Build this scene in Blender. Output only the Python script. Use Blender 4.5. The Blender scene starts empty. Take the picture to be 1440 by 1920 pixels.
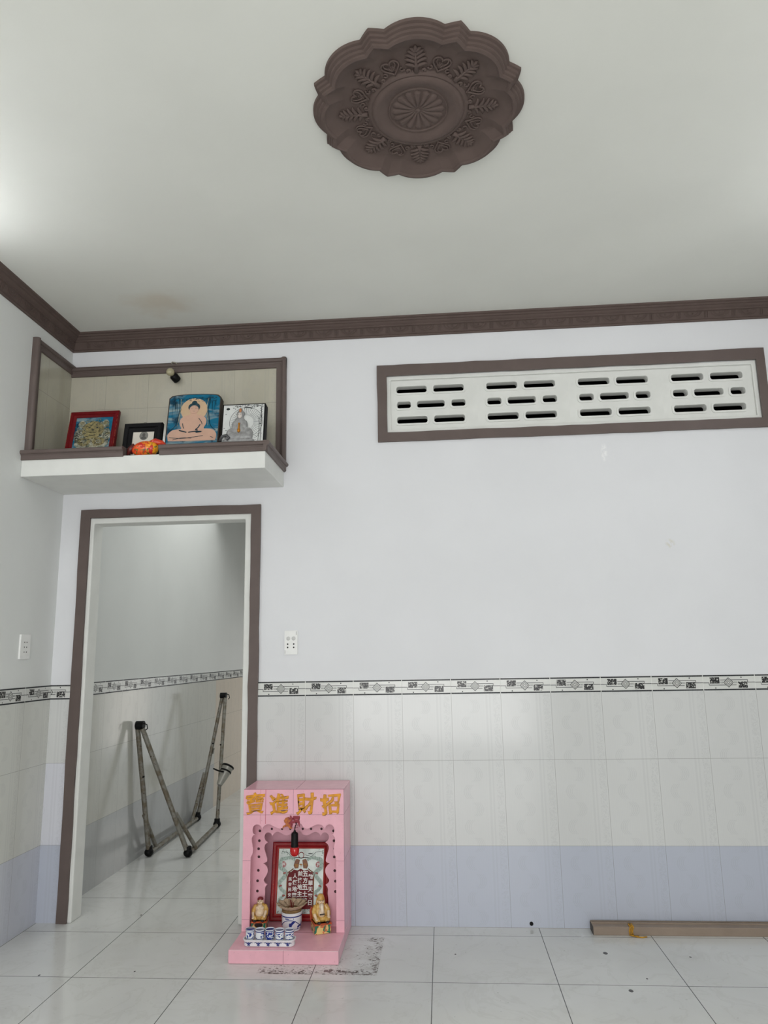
import bpy, math, random
from mathutils import Vector, Matrix
from mathutils.geometry import tessellate_polygon
random.seed(4)
sc = bpy.context.scene
COL = sc.collection
PI = math.pi

# ---------------------------------------------------------------- camera
def make_camera():
    yaw, pitch, roll, f = 0.07462, 0.19187, -0.01805, 1369.11
    cy, sy, cp, sp = math.cos(yaw), math.sin(yaw), math.cos(pitch), math.sin(pitch)
    fwd = Vector((-sy * cp, cy * cp, sp)); right = Vector((cy, sy, 0)); up = right.cross(fwd)
    c, s = math.cos(roll), math.sin(roll)
    r2 = right * c + up * s; u2 = up * c - right * s
    cam = bpy.data.cameras.new('camera'); o = bpy.data.objects.new('camera', cam); COL.objects.link(o)
    m = Matrix((r2, u2, -fwd)).transposed().to_4x4(); m.translation = Vector((2.08475, -3.84495, 1.29464))
    o.matrix_world = m
    cam.sensor_fit = 'VERTICAL'; cam.sensor_height = 32; cam.lens = f * 32 / 1920
    cam.clip_start = 0.05
    sc.camera = o
make_camera()

# ---------------------------------------------------------------- world, lights, exposure
EXPOSURE = 0.0
H_ROOM = 3.14
FRONT_W, FRONT_COL = 90.0, (1.0, 0.985, 0.975)
SIDE_LAMP = 3.2
sc.view_settings.view_transform = 'Standard'
sc.view_settings.look = 'None'
sc.view_settings.exposure = EXPOSURE
sc.view_settings.gamma = 1
sc.view_settings.use_curve_mapping = False
w = bpy.data.worlds.new('world'); sc.world = w; w.use_nodes = True
w.node_tree.nodes['Background'].inputs[0].default_value = (0.9, 0.95, 1, 1)
w.node_tree.nodes['Background'].inputs[1].default_value = 1.0

def area(name, loc, rot, sx, sy, power, col):
    l = bpy.data.lights.new(name, 'AREA'); l.shape = 'RECTANGLE'; l.size = sx; l.size_y = sy
    l.energy = power; l.color = col
    o = bpy.data.objects.new(name, l); COL.objects.link(o); o.location = loc; o.rotation_euler = rot
    return o
# daylight through the wide street doorway behind the camera
area('doorway_daylight', (2.0, -6.05, 1.25), (PI / 2, 0, 0), 2.5, 2.2, FRONT_W, FRONT_COL)
# warm daylight from the kitchen side at the far end of the passage
area('passage_daylight', (1.42, 4.15, 0.9), (PI / 2, 0, PI / 2), 0.9, 1.0, 3.0, (1.0, 0.88, 0.76))
# added soft light over the passage, through a made-up ceiling opening
area('passage_added_toplight', (0.75, 1.75, H_ROOM + 0.25), (0, 0, 0), 1.0, 1.3, 15.0, (1.0, 1.0, 0.95))

# ---------------------------------------------------------------- material helpers
def lin(c):
    return tuple(((v / 255) / 12.92 if v / 255 <= 0.04045 else ((v / 255 + 0.055) / 1.055) ** 2.4) for v in c) + (1,)

class S:
    """tiny expression wrapper around node sockets"""
    nt = None
    def __init__(s, k): s.k = k
    @staticmethod
    def m(op, *a):
        n = S.nt.nodes.new('ShaderNodeMath'); n.operation = op
        for i, v in enumerate(a):
            if isinstance(v, S): S.nt.links.new(v.k, n.inputs[i])
            else: n.inputs[i].default_value = v
        return S(n.outputs[0])
    def __add__(s, o): return S.m('ADD', s, o)
    def __radd__(s, o): return S.m('ADD', s, o)
    def __sub__(s, o): return S.m('SUBTRACT', s, o)
    def __rsub__(s, o): return S.m('SUBTRACT', o, s)
    def __mul__(s, o): return S.m('MULTIPLY', s, o)
    def __rmul__(s, o): return S.m('MULTIPLY', s, o)
    def __truediv__(s, o): return S.m('DIVIDE', s, o)
    def gt(s, o): return S.m('GREATER_THAN', s, o)
    def lt(s, o): return S.m('LESS_THAN', s, o)
    def abs(s): return S.m('ABSOLUTE', s)
    def frac(s): return S.m('FRACT', s)
    def floor(s): return S.m('FLOOR', s)
    def sin(s): return S.m('SINE', s)
    def mn(s, o): return S.m('MINIMUM', s, o)
    def mx(s, o): return S.m('MAXIMUM', s, o)
    def pow(s, o): return S.m('POWER', s, o)
    def between(s, a, b): return s.gt(a) * s.lt(b)
    def smooth(s, a, b):
        n = S.nt.nodes.new('ShaderNodeMapRange'); n.interpolation_type = 'SMOOTHSTEP'
        S.nt.links.new(s.k, n.inputs[0]); n.inputs[1].default_value = a; n.inputs[2].default_value = b
        return S(n.outputs[0])

def coords():
    nt = S.nt; t = nt.nodes.new('ShaderNodeTexCoord'); x = nt.nodes.new('ShaderNodeSeparateXYZ')
    nt.links.new(t.outputs['Object'], x.inputs[0])
    return t.outputs['Object'], S(x.outputs[0]), S(x.outputs[1]), S(x.outputs[2])
def noise(vec, scale, detail=2, rough=0.5, dist=0.0, stretch=None):
    nt = S.nt; n = nt.nodes.new('ShaderNodeTexNoise')
    if stretch:
        mp = nt.nodes.new('ShaderNodeMapping'); mp.inputs['Scale'].default_value = stretch
        nt.links.new(vec, mp.inputs[0]); vec = mp.outputs[0]
    nt.links.new(vec, n.inputs['Vector']); n.inputs['Scale'].default_value = scale
    n.inputs['Detail'].default_value = detail; n.inputs['Roughness'].default_value = rough
    n.inputs['Distortion'].default_value = dist
    return S(n.outputs[0])
def mix(fac, a, b):
    nt = S.nt; n = nt.nodes.new('ShaderNodeMix'); n.data_type = 'RGBA'
    if isinstance(fac, S): nt.links.new(fac.k, n.inputs[0])
    else: n.inputs[0].default_value = fac
    for i, v in ((6, a), (7, b)):
        if isinstance(v, tuple): n.inputs[i].default_value = v
        else: nt.links.new(v, n.inputs[i])
    return n.outputs[2]
def new_mat(name, rough=0.5, metallic=0.0, spec=0.5):
    m = bpy.data.materials.new(name); m.use_nodes = True; S.nt = m.node_tree
    b = m.node_tree.nodes['Principled BSDF']
    b.inputs['Roughness'].default_value = rough; b.inputs['Metallic'].default_value = metallic
    b.inputs['Specular IOR Level'].default_value = spec
    return m, b
def set_col(b, c):
    if isinstance(c, tuple): b.inputs['Base Color'].default_value = c
    else: S.nt.links.new(c, b.inputs['Base Color'])
def bump(b, h, strength=0.3, dist=0.001):
    n = S.nt.nodes.new('ShaderNodeBump'); n.inputs['Strength'].default_value = strength
    n.inputs['Distance'].default_value = dist
    S.nt.links.new(h.k, n.inputs['Height']); S.nt.links.new(n.outputs[0], b.inputs['Normal'])

def simple(name, rgb, rough=0.5, metallic=0.0, var=0.06, scale=30, bmp=0.0, spec=0.5, rgb2=None):
    """plain procedural material: colour gently mottled by noise"""
    m, b = new_mat(name, rough, metallic, spec)
    v, x, y, z = coords()
    n = noise(v, scale, 3)
    c = lin(rgb); d = lin(rgb2) if rgb2 else tuple(k * (1 - 2 * var) for k in c[:3]) + (1,)
    set_col(b, mix(n.smooth(0.3, 0.7), c, d))
    if bmp: bump(b, noise(v, scale * 4, 3), bmp, 0.001)
    return m

def paint(name, rgb, marks=(), stains=()):
    m, b = new_mat(name, 0.62, 0, 0.3)
    v, x, y, z = coords()
    n = noise(v, 2.2, 4)
    c = lin(rgb)
    col = mix(n.smooth(0.3, 0.7), c, tuple(k * 0.965 for k in c[:3]) + (1,))
    for (cx, cz, sx, sz, rgbm, amt, ax) in marks:
        u = x if ax == 'x' else y
        d = ((u - cx) / sx).pow(2) + ((z if ax != 'f' else y) - cz).pow(2) / (sz * sz)
        k = (1.0 - d.smooth(0.0, 1.0)) * noise(v, 60, 3).smooth(0.4, 0.6) * amt
        col = mix(k, col, lin(rgbm))
    for (cx, cy, r, rgbm, amt) in stains:
        d = (x - cx).pow(2) + (y - cy).pow(2) * 1.4
        k = (1.0 - (d.pow(0.5) + (noise(v, 7, 3) - 0.5) * 0.3).smooth(r * 0.1, r)) * amt
        col = mix(k, col, lin(rgbm))
    set_col(b, col)
    bump(b, noise(v, 9, 3) + noise(v, 80, 2) * 0.12, 0.25, 0.004)
    return m

Z1, Z2, ZL0, ZL1 = 0.3654, 0.7655, 1.088, 1.163
def wall_tile(name, axis, off, rows=True, base=(212, 213, 212), low=(186, 191, 204), mid=None, warm_from=None, dirt=0.0, zoff=Z1):
    m, b = new_mat(name, 0.13, 0, 0.45)
    v, x, y, z = coords()
    u = ((x if axis == 'x' else y) - off) / 0.25
    fu = u.frac(); zz = (z - zoff) / 0.4001; fv = zz.frac()
    gx = (fu - 0.5).abs().gt(0.5 - 0.0035); gz = (fv - 0.5).abs().gt(0.5 - 0.0022)
    # pattern
    ribs = ((fu * (2 * PI * 30)).sin() * 0.5 + 0.5) * fu.between(0.04, 0.66)
    band = fu.between(0.69, 0.73) + fu.between(0.76, 0.79)
    sw = noise(v, 55, 2, 0.5, 2.5).smooth(0.48, 0.54) * fu.between(0.84, 0.975)
    cell = z * 12.2
    dv = cell.frac() - 0.5
    par = (cell * 0.5).frac().gt(0.5)
    q1 = fu - dv * dv * 0.45; q2 = fu + dv * dv * 0.45
    ph1 = (q1 * (2 * PI * 27)).sin().gt(0.1) * dv.abs().lt(0.40) * q1.between(0.17, 0.31) * par
    ph2 = (q2 * (2 * PI * 27)).sin().gt(0.1) * dv.abs().lt(0.40) * q2.between(0.42, 0.57) * (1.0 - par)
    pat = ribs * 0.22 + band * 0.7 + sw * 0.9 + ph1 + ph2
    tint = noise(v, 1.3, 2)
    c = lin(base)
    col = mix(tint.smooth(0.3, 0.7), c, tuple(k * 0.96 for k in c[:3]) + (1,))
    if mid: col = mix(z.lt(Z2) * ((x.lt(0.2)) if axis == 'x' else 1.0), col, lin(mid))
    if rows: col = mix(z.lt(Z1), col, lin(low))
    if warm_from is not None: col = mix((y.gt(warm_from)), col, lin((214, 202, 186)))  # warm light at the far end, painted into the tile colour as beige
    if dirt: col = mix(noise(v, 5, 5, 0.6, 0.5, (1, 1, 0.35)).smooth(0.42, 0.7) * dirt, col, lin((150, 144, 122)))
    col = mix(pat * 0.13, col, lin((150, 152, 156)))
    col = mix(gx.mx(gz) * 0.6, col, lin((120, 118, 114)))
    set_col(b, col)
    bump(b, 0.0 - gx.mx(gz) - pat * 0.15 + noise(v, 3.5, 1) * 2.2, 0.35, 0.0012)
    return m

def floor_mat():
    m, b = new_mat('floor_tile_glossy', 0.10, 0, 0.5)
    v, x, y, z = coords()
    T = 0.49829
    u = (x - 0.50869) / T; w_ = (y + 0.11488) / T
    g = ((u.frac() - 0.5).abs().gt(0.5 - 0.0033)).mx((w_.frac() - 0.5).abs().gt(0.5 - 0.0033))
    vein = 1.0 - (noise(v, 3.2, 5, 0.6, 1.2) - 0.5).abs().smooth(0.0, 0.03)
    big = noise(v, 1.4, 4)
    col = mix(big.smooth(0.3, 0.7), lin((222, 223, 221)), lin((210, 211, 209)))
    col = mix(vein * 0.12, col, lin((170, 168, 160)))
    # old outline of glue and dirt beside the shrine
    ex = (1.775 - x); ey = (y + 0.555)
    inside = x.gt(1.27) * ex.gt(0) * ey.gt(0) * y.lt(-0.15)
    edge = ex.mn(ey * 1.0)
    near = 1.0 - edge.smooth(0.0, 0.13)
    d1 = noise(v, 110, 4, 0.65, 0.8, (0.6, 1, 1)) + near * 0.13 + noise(v, 16, 2) * 0.34
    k = d1.smooth(0.815, 0.85) * inside
    haze = inside * near * noise(v, 20, 3).smooth(0.4, 0.7) * 0.35
    col = mix(haze, col, lin((168, 162, 152)))
    col = mix(k * 0.9, col, lin((74, 62, 52)))
    # drips of old glue
    line = (y + 0.518 + (noise(v, 18, 3) - 0.5) * 0.09).abs().lt(0.007) * x.between(1.55, 1.69) * noise(v, 40, 2).gt(0.42)
    col = mix(line * 0.85, col, lin((66, 54, 46)))
    for px, py, r in ((2.75, -0.30, 0.010), (2.77, -0.66, 0.009), (2.86, -0.55, 0.004), (3.1, -0.33, 0.005), (0.36, -0.6, 0.005), (0.75, -0.55, 0.004), (2.1, -0.33, 0.004), (0.5, 0.12, 0.005)):
        d = (x - px).pow(2) + (y - py).pow(2) * 0.5
        col = mix(d.lt(r * r) * 0.9, col, lin((50, 46, 42)))
    speck = noise(v, 60, 2).gt(0.735)
    col = mix(speck * 0.35, col, lin((110, 104, 96)))
    dirty = noise(v, 2.2, 5, 0.6).smooth(0.52, 0.75) * 0.16
    col = mix(dirty, col, lin((165, 158, 146)))
    seam = y.between(-0.012, 0.0) * x.gt(1.6)
    col = mix(seam * 0.5, col, lin((130, 116, 96)))
    col = mix(g * 0.92, col, lin((60, 60, 60)))
    set_col(b, col)
    bump(b, 0.0 - g + noise(v, 2.5, 1) * 1.6, 0.3, 0.0008)
    rr = noise(v, 5, 3).smooth(0.3, 0.8) * 0.10 + 0.08 + k * 0.5
    S.nt.links.new(rr.k, b.inputs['Roughness'])
    return m

def glow(name, rgb, strength):
    m, b = new_mat(name, 0.4)
    b.inputs['Base Color'].default_value = lin(rgb)
    b.inputs['Emission Color'].default_value = lin(rgb); b.inputs['Emission Strength'].default_value = strength
    return m

M = {}
M['paint_wall'] = paint('wall_paint_white', (229, 230, 233),
    marks=((2.98, 2.33, 0.02, 0.06, (250, 250, 250), 0.7, 'x'), (3.28, 1.83, 0.03, 0.03, (214, 212, 200), 0.7, 'x')))
M['paint_left'] = paint('wall_paint_left', (226, 228, 226))
M['paint_ceiling'] = paint('ceiling_paint', (226, 227, 220), stains=((0.66, -0.36, 0.24, (196, 176, 148), 0.38),))
M['brown'] = simple('brown_grey_gloss_paint', (102, 90, 86), 0.45, 0, 0.04, 12, 0.12, 0.3)
M['brown_matt'] = simple('brown_matt_shaded', (97, 83, 78), 0.7, 0, 0.05, 14, 0.15, 0.2)  # darker copy of the brown: shade on the crown is put into the colour
M['tile_back'] = wall_tile('wainscot_tile_back', 'x', 0.12307, mid=(214, 215, 223))
M['tile_left'] = wall_tile('wainscot_tile_left', 'y', 0.0, base=(214, 215, 209), low=(200, 203, 213))
M['tile_corr'] = wall_tile('wainscot_tile_passage', 'y', 0.068, base=(208, 207, 199), low=(186, 187, 187), warm_from=2.8)
M['tile_niche'] = wall_tile('altar_niche_tile', 'x', 0.213, rows=False, base=(192, 188, 172), dirt=0.22, zoff=2.288)
M['tile_nichel'] = wall_tile('altar_niche_tile_side', 'y', 0.0, rows=False, base=(186, 183, 167), dirt=0.3, zoff=2.30)
M['floor'] = floor_mat()
M['plaster'] = simple('white_cement', (228, 229, 225), 0.7, 0, 0.03, 8, 0.2)
M['listello_base'] = simple('border_tile_glaze', (217, 218, 214), 0.2, 0, 0.03, 10)
M['ink'] = simple('border_black_ink', (26, 28, 31), 0.3, 0, 0.05)
M['inkgrey'] = simple('border_grey_ink', (78, 82, 87), 0.3, 0, 0.05, 200)
M['black'] = simple('black_plastic', (11, 11, 12), 0.5, 0, 0.1, 30, 0, 0.2)
M['void'] = simple('loft_shade_black', (24, 23, 22), 0.95, 0, 0.1, 5, 0, 0.1)  # near black: darkness of the unlit loft is put into the colour
def blotch():
    m, b = new_mat('border_blotch', 0.3); v, x, y, z = coords()
    set_col(b, mix(noise(v, 130, 1, 0.5, 1.2).gt(0.60), lin((14, 15, 17)), lin((205, 205, 200)))); return m
M['blotch'] = blotch()

# ---------------------------------------------------------------- mesh helpers
class MB:
    def __init__(s): s.v = []; s.f = []; s.mi = []
    def add(s, vs, fs, m=0):
        b = len(s.v); s.v += [tuple(q) for q in vs]; s.f += [tuple(b + i for i in f) for f in fs]; s.mi += [m] * len(fs); return s
    def box(s, x0, x1, y0, y1, z0, z1, m=0):
        vs = [(x, y, z) for x in (x0, x1) for y in (y0, y1) for z in (z0, z1)]
        return s.add(vs, [(0, 1, 3, 2), (4, 6, 7, 5), (0, 4, 5, 1), (2, 3, 7, 6), (0, 2, 6, 4), (1, 5, 7, 3)], m)
    def obox(s, c, size, mat3, m=0):
        vs = []
        for a in (-1, 1):
            for b in (-1, 1):
                for d in (-1, 1): vs.append(Vector(c) + mat3 @ Vector((a * size[0] / 2, b * size[1] / 2, d * size[2] / 2)))
        return s.add(vs, [(0, 1, 3, 2), (4, 6, 7, 5), (0, 4, 5, 1), (2, 3, 7, 6), (0, 2, 6, 4), (1, 5, 7, 3)], m)
    def tube(s, pts, r, seg=10, m=0, closed=False):
        pts = [Vector(q) for q in pts]; n = len(pts); rs = r if isinstance(r, (list, tuple)) else [r] * n
        vs = []; fs = []; prev = None
        for i, q in enumerate(pts):
            if closed: t = pts[(i + 1) % n] - pts[i - 1]
            else: t = pts[min(i + 1, n - 1)] - pts[max(i - 1, 0)]
            t.normalize()
            if prev is None:
                a = Vector((0, 0, 1)) if abs(t.z) < 0.9 else Vector((1, 0, 0)); u = t.cross(a).normalized()
            else: u = (prev - t * prev.dot(t)).normalized()
            prev = u; w_ = t.cross(u)
            for k in range(seg):
                a = 2 * PI * k / seg; vs.append(q + (u * math.cos(a) + w_ * math.sin(a)) * rs[i])
        for i in range(n if closed else n - 1):
            j = (i + 1) % n
            for k in range(seg): fs.append((i * seg + k, i * seg + (k + 1) % seg, j * seg + (k + 1) % seg, j * seg + k))
        if not closed: fs += [tuple(range(seg))[::-1], tuple((n - 1) * seg + k for k in range(seg))]
        return s.add(vs, fs, m)
    def lathe(s, prof, c=(0, 0, 0), seg=32, m=0, mat3=None):
        vs = []; fs = []; c = Vector(c)
        for r, z in prof:
            for k in range(seg):
                a = 2 * PI * k / seg; q = Vector((r * math.cos(a), r * math.sin(a), z))
                vs.append(c + (mat3 @ q if mat3 else q))
        for i in range(len(prof) - 1):
            for k in range(seg): fs.append((i * seg + k, i * seg + (k + 1) % seg, (i + 1) * seg + (k + 1) % seg, (i + 1) * seg + k))
        fs += [tuple(range(seg))[::-1], tuple((len(prof) - 1) * seg + k for k in range(seg))]
        return s.add(vs, fs, m)
    def ball(s, c, r, m=0, seg=16, mat3=None):
        r = r if isinstance(r, (tuple, list, Vector)) else (r, r, r); c = Vector(c); n = seg // 2; vs = []; fs = []
        for i in range(1, n):
            t = PI * i / n
            for k in range(seg):
                a = 2 * PI * k / seg; q = Vector((r[0] * math.sin(t) * math.cos(a), r[1] * math.sin(t) * math.sin(a), r[2] * math.cos(t)))
                vs.append(c + (mat3 @ q if mat3 else q))
        top = len(vs)
        for z in (r[2], -r[2]):
            q = Vector((0, 0, z)); vs.append(c + (mat3 @ q if mat3 else q))
        for i in range(n - 2):
            for k in range(seg): fs.append((i * seg + k, (i + 1) * seg + k, (i + 1) * seg + (k + 1) % seg, i * seg + (k + 1) % seg))
        for k in range(seg):
            fs.append((top, k, (k + 1) % seg)); fs.append((top + 1, (n - 2) * seg + (k + 1) % seg, (n - 2) * seg + k))
        return s.add(vs, fs, m)
    def plate(s, loops, O, U, V, N, t, m=0, ms=None):
        """flat plate with holes: loops in 2D, thickness t along N from O"""
        O, U, V, N = Vector(O), Vector(U), Vector(V), Vector(N); ms = m if ms is None else ms
        tri = tessellate_polygon([[Vector((a, b, 0)) for a, b in l] for l in loops])
        flat = [q for l in loops for q in l]; n = len(flat)
        vs = [O + U * a + V * b for a, b in flat] + [O + U * a + V * b + N * t for a, b in flat]
        fs = [tuple(tr) for tr in tri] + [tuple(i + n for i in tr)[::-1] for tr in tri]
        s.add(vs, fs, m); b0 = len(s.v) - len(vs); off = 0
        for l in loops:
            k = len(l)
            for i in range(k):
                j = (i + 1) % k; s.f.append((b0 + off + i, b0 + off + j, b0 + n + off + j, b0 + n + off + i)); s.mi.append(ms)
            off += k
        return s
    def build(s, name, mats, parent=None, smooth=False, bevel=0, sub=0, remesh=0, recalc=True, loc=None):
        me = bpy.data.meshes.new(name); me.from_pydata(s.v, [], s.f); me.update()
        if not isinstance(mats, (list, tuple)): mats = [mats]
        for k in mats: me.materials.append(M[k] if isinstance(k, str) else k)
        for p, i in zip(me.polygons, s.mi): p.material_index = i
        if recalc:
            import bmesh
            bm = bmesh.new(); bm.from_mesh(me); bmesh.ops.recalc_face_normals(bm, faces=bm.faces); bm.to_mesh(me); bm.free()
        if smooth:
            for p in me.polygons: p.use_smooth = True
            if smooth != 'all': me.set_sharp_from_angle(angle=math.radians(40))
        o = bpy.data.objects.new(name, me); COL.objects.link(o)
        if loc is not None:
            me.transform(Matrix.Translation(-Vector(loc))); o.location = loc
        if parent is not None:
            o.parent = parent
            o.matrix_parent_inverse = Matrix.Translation(-Vector(parent.location)) if parent.get('_w') else Matrix()
        if bevel:
            b = o.modifiers.new('bevel', 'BEVEL'); b.width = bevel; b.segments = 2; b.limit_method = 'ANGLE'; b.angle_limit = math.radians(35)
        if remesh:
            r = o.modifiers.new('remesh', 'REMESH'); r.mode = 'VOXEL'; r.voxel_size = remesh; r.use_smooth_shade = True
            sm = o.modifiers.new('smooth', 'SMOOTH'); sm.iterations = 3; sm.factor = 0.5
        if sub:
            q = o.modifiers.new('sub', 'SUBSURF'); q.levels = sub; q.render_levels = sub
        return o

def tag(o, label=None, cat=None, group=None, kind=None):
    if label: o['label'] = label
    if cat: o['category'] = cat
    if group: o['group'] = group
    if kind: o['kind'] = kind
    return o
def struct(o): o['kind'] = 'structure'; return o
def thing(name, loc, rz=0, label=None, cat=None, group=None):
    o = bpy.data.objects.new(name, None); COL.objects.link(o); o.location = loc; o.rotation_euler = (0, 0, rz)
    o.empty_display_size = 0.05
    return tag(o, label, cat, group)

def rrect(cx, cz, w_, h, r, n=5):
    out = []
    for qx, qz, a0 in ((1, 1, 0), (-1, 1, 90), (-1, -1, 180), (1, -1, 270)):
        for i in range(n + 1):
            a = math.radians(a0 + 90 * i / n)
            out.append((cx + qx * (w_ / 2 - r) + r * math.cos(a), cz + qz * (h / 2 - r) + r * math.sin(a)))
    return out
def rect(x0, x1, z0, z1): return [(x0, z0), (x1, z0), (x1, z1), (x0, z1)]
def wobble_rect(x0, x1, z0, z1, amp, step=0.09):
    pts = []; c = [(x0, z0), (x1, z0), (x1, z1), (x0, z1)]
    for i in range(4):
        a, b = Vector(c[i]), Vector(c[(i + 1) % 4]); L = (b - a).length; n = max(2, int(L / step)); nn = Vector((-(b - a).y, (b - a).x)) / L
        for k in range(n):
            q = a.lerp(b, k / n)
            if k: q = q + nn * random.uniform(-amp, amp)
            pts.append((q.x, q.y))
    return pts
def catmull(pts, n=6, closed=False):
    out = []; P = [Vector(p) for p in pts]; L = len(P)
    rng = range(L) if closed else range(L - 1)
    for i in rng:
        p0 = P[i - 1] if (closed or i > 0) else P[i]; p1 = P[i]; p2 = P[(i + 1) % L]
        p3 = P[(i + 2) % L] if (closed or i + 2 < L) else p2
        for k in range(n):
            t = k / n
            out.append(0.5 * ((2 * p1) + (p2 - p0) * t + (2 * p0 - 5 * p1 + 4 * p2 - p3) * t * t + (3 * p1 - p0 - 3 * p2 + p3) * t ** 3))
    if not closed: out.append(P[-1])
    return out
def text_into(mb, s_, cx, cz, h, O, U, V, N, t, m=0, bold=0.0, shear=0.0, wscale=1.0):
    """a character as mesh, centred at (cx,cz) in the plane, height h"""
    cu = bpy.data.curves.new('t', 'FONT'); cu.body = s_; cu.size = 1; cu.offset = bold; cu.shear = shear; cu.resolution_u = 4; cu.fill_mode = 'FRONT'
    ob = bpy.data.objects.new('t', cu); COL.objects.link(ob)
    dg = bpy.context.evaluated_depsgraph_get(); me = bpy.data.meshes.new_from_object(ob.evaluated_get(dg))
    if len(me.vertices):
        xs = [v.co.x for v in me.vertices]; ys = [v.co.y for v in me.vertices]
        k = h / (max(ys) - min(ys)); mx, my = (max(xs) + min(xs)) / 2, (max(ys) + min(ys)) / 2
        O, U, V, N = Vector(O), Vector(U), Vector(V), Vector(N)
        base = [O + U * (cx + (v.co.x - mx) * k * wscale) + V * (cz + (v.co.y - my) * k) for v in me.vertices]
        n = len(base); vs = [q + N * t for q in base] + base
        fs = [tuple(p.vertices) for p in me.polygons]
        from collections import Counter
        cnt = Counter(); dirs = {}
        for f in fs:
            for i in range(len(f)):
                a, b = f[i], f[(i + 1) % len(f)]; e = (min(a, b), max(a, b)); cnt[e] += 1; dirs[e] = (a, b)
        side = [(dirs[e][1], dirs[e][0], dirs[e][0] + n, dirs[e][1] + n) for e in cnt if cnt[e] == 1]
        mb.add(vs, fs + side, m)
    bpy.data.objects.remove(ob); bpy.data.meshes.remove(me); bpy.data.curves.remove(cu)

X_, Y_, Z_ = (1, 0, 0), (0, 1, 0), (0, 0, 1)
H = 3.14; W = 4.12; FRONT = -5.9
DX0, DX1, DZ = 0.188, 1.045, 2.032

# ---------------------------------------------------------------- room shell
struct(MB().box(-0.2, W + 0.2, FRONT - 0.2, 6.2, -0.1, 0).build('floor', 'floor'))
struct(MB().box(-0.2, W + 0.2, FRONT - 0.2, 0.0, H, H + 0.12).build('ceiling', 'paint_ceiling'))
mb = MB()
mb.plate([[(0, 0), (DX0, 0), (DX0, DZ), (DX1, DZ), (DX1, 0), (W, 0), (W, H), (0, H)],
          rect(1.823, 3.815, 2.482, 2.812)], (0, 0, 0), X_, Z_, Y_, 0.1)
wall_back = struct(mb.build('wall_back', 'paint_wall'))
wall_left = struct(MB().box(-0.15, 0, FRONT, 0.1, 0, H).build('wall_left', 'paint_left'))
struct(MB().box(W, W + 0.15, FRONT, 0.1, 0, H).build('wall_right', 'paint_left'))
mb = MB().plate([[(0, 0), (0.7, 0), (0.7, 2.4), (3.3, 2.4), (3.3, 0), (W, 0), (W, H), (0, H)]], (0, FRONT, 0), X_, Z_, (0, -1, 0), 0.12)
struct(mb.build('wall_front', 'paint_left'))
# passage behind the doorway
wall_passage = struct(MB().box(-0.12, 0.03, 0.1, 6.0, 0, H).build('wall_passage_left', 'paint_left'))
struct(MB().box(1.5, 1.6, 0.1, 3.6, 0, H).build('wall_passage_right', 'paint_left'))
struct(MB().box(1.5, 1.6, 3.6, 6.0, 1.5, H).build('wall_passage_lintel', 'paint_left'))
struct(MB().box(-0.12, 1.6, 6.0, 6.1, 0, H).build('wall_passage_end', 'paint_left'))
struct(MB().plate([rect(-0.12, 1.6, 0.0, 6.1), rect(0.2, 1.3, 1.0, 2.5)], (0, 0, H), X_, Y_, Z_, 0.1).build('ceiling_passage', 'paint_ceiling'))  # opening added out of view to let the top light in
struct(MB().box(0.03, 1.5, 2.62, 2.74, 2.62, H).build('passage_light_block', 'paint_left'))  # added beam out of view, keeps the top light off the far upper wall
# dark loft behind the vent
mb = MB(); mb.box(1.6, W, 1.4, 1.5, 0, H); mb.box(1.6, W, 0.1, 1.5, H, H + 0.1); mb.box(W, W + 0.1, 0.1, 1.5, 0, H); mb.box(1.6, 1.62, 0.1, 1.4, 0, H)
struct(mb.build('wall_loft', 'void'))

# wainscot tiles (thin glazed slabs on the walls)
TT = 0.006
mb = MB(); mb.box(0, 0.12, -TT, 0, 0, ZL0); mb.box(1.12, W, -TT, 0, 0, ZL0)
mb.build('tile_wainscot', 'tile_back', wall_back)
MB().box(0, TT, FRONT, -TT, 0, ZL0).build('tile_wainscot', 'tile_left', wall_left)
MB().box(0.03, 0.03 + TT, 0.1, 6.0, 0, ZL0).build('tile_wainscot', 'tile_corr', wall_passage)

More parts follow.
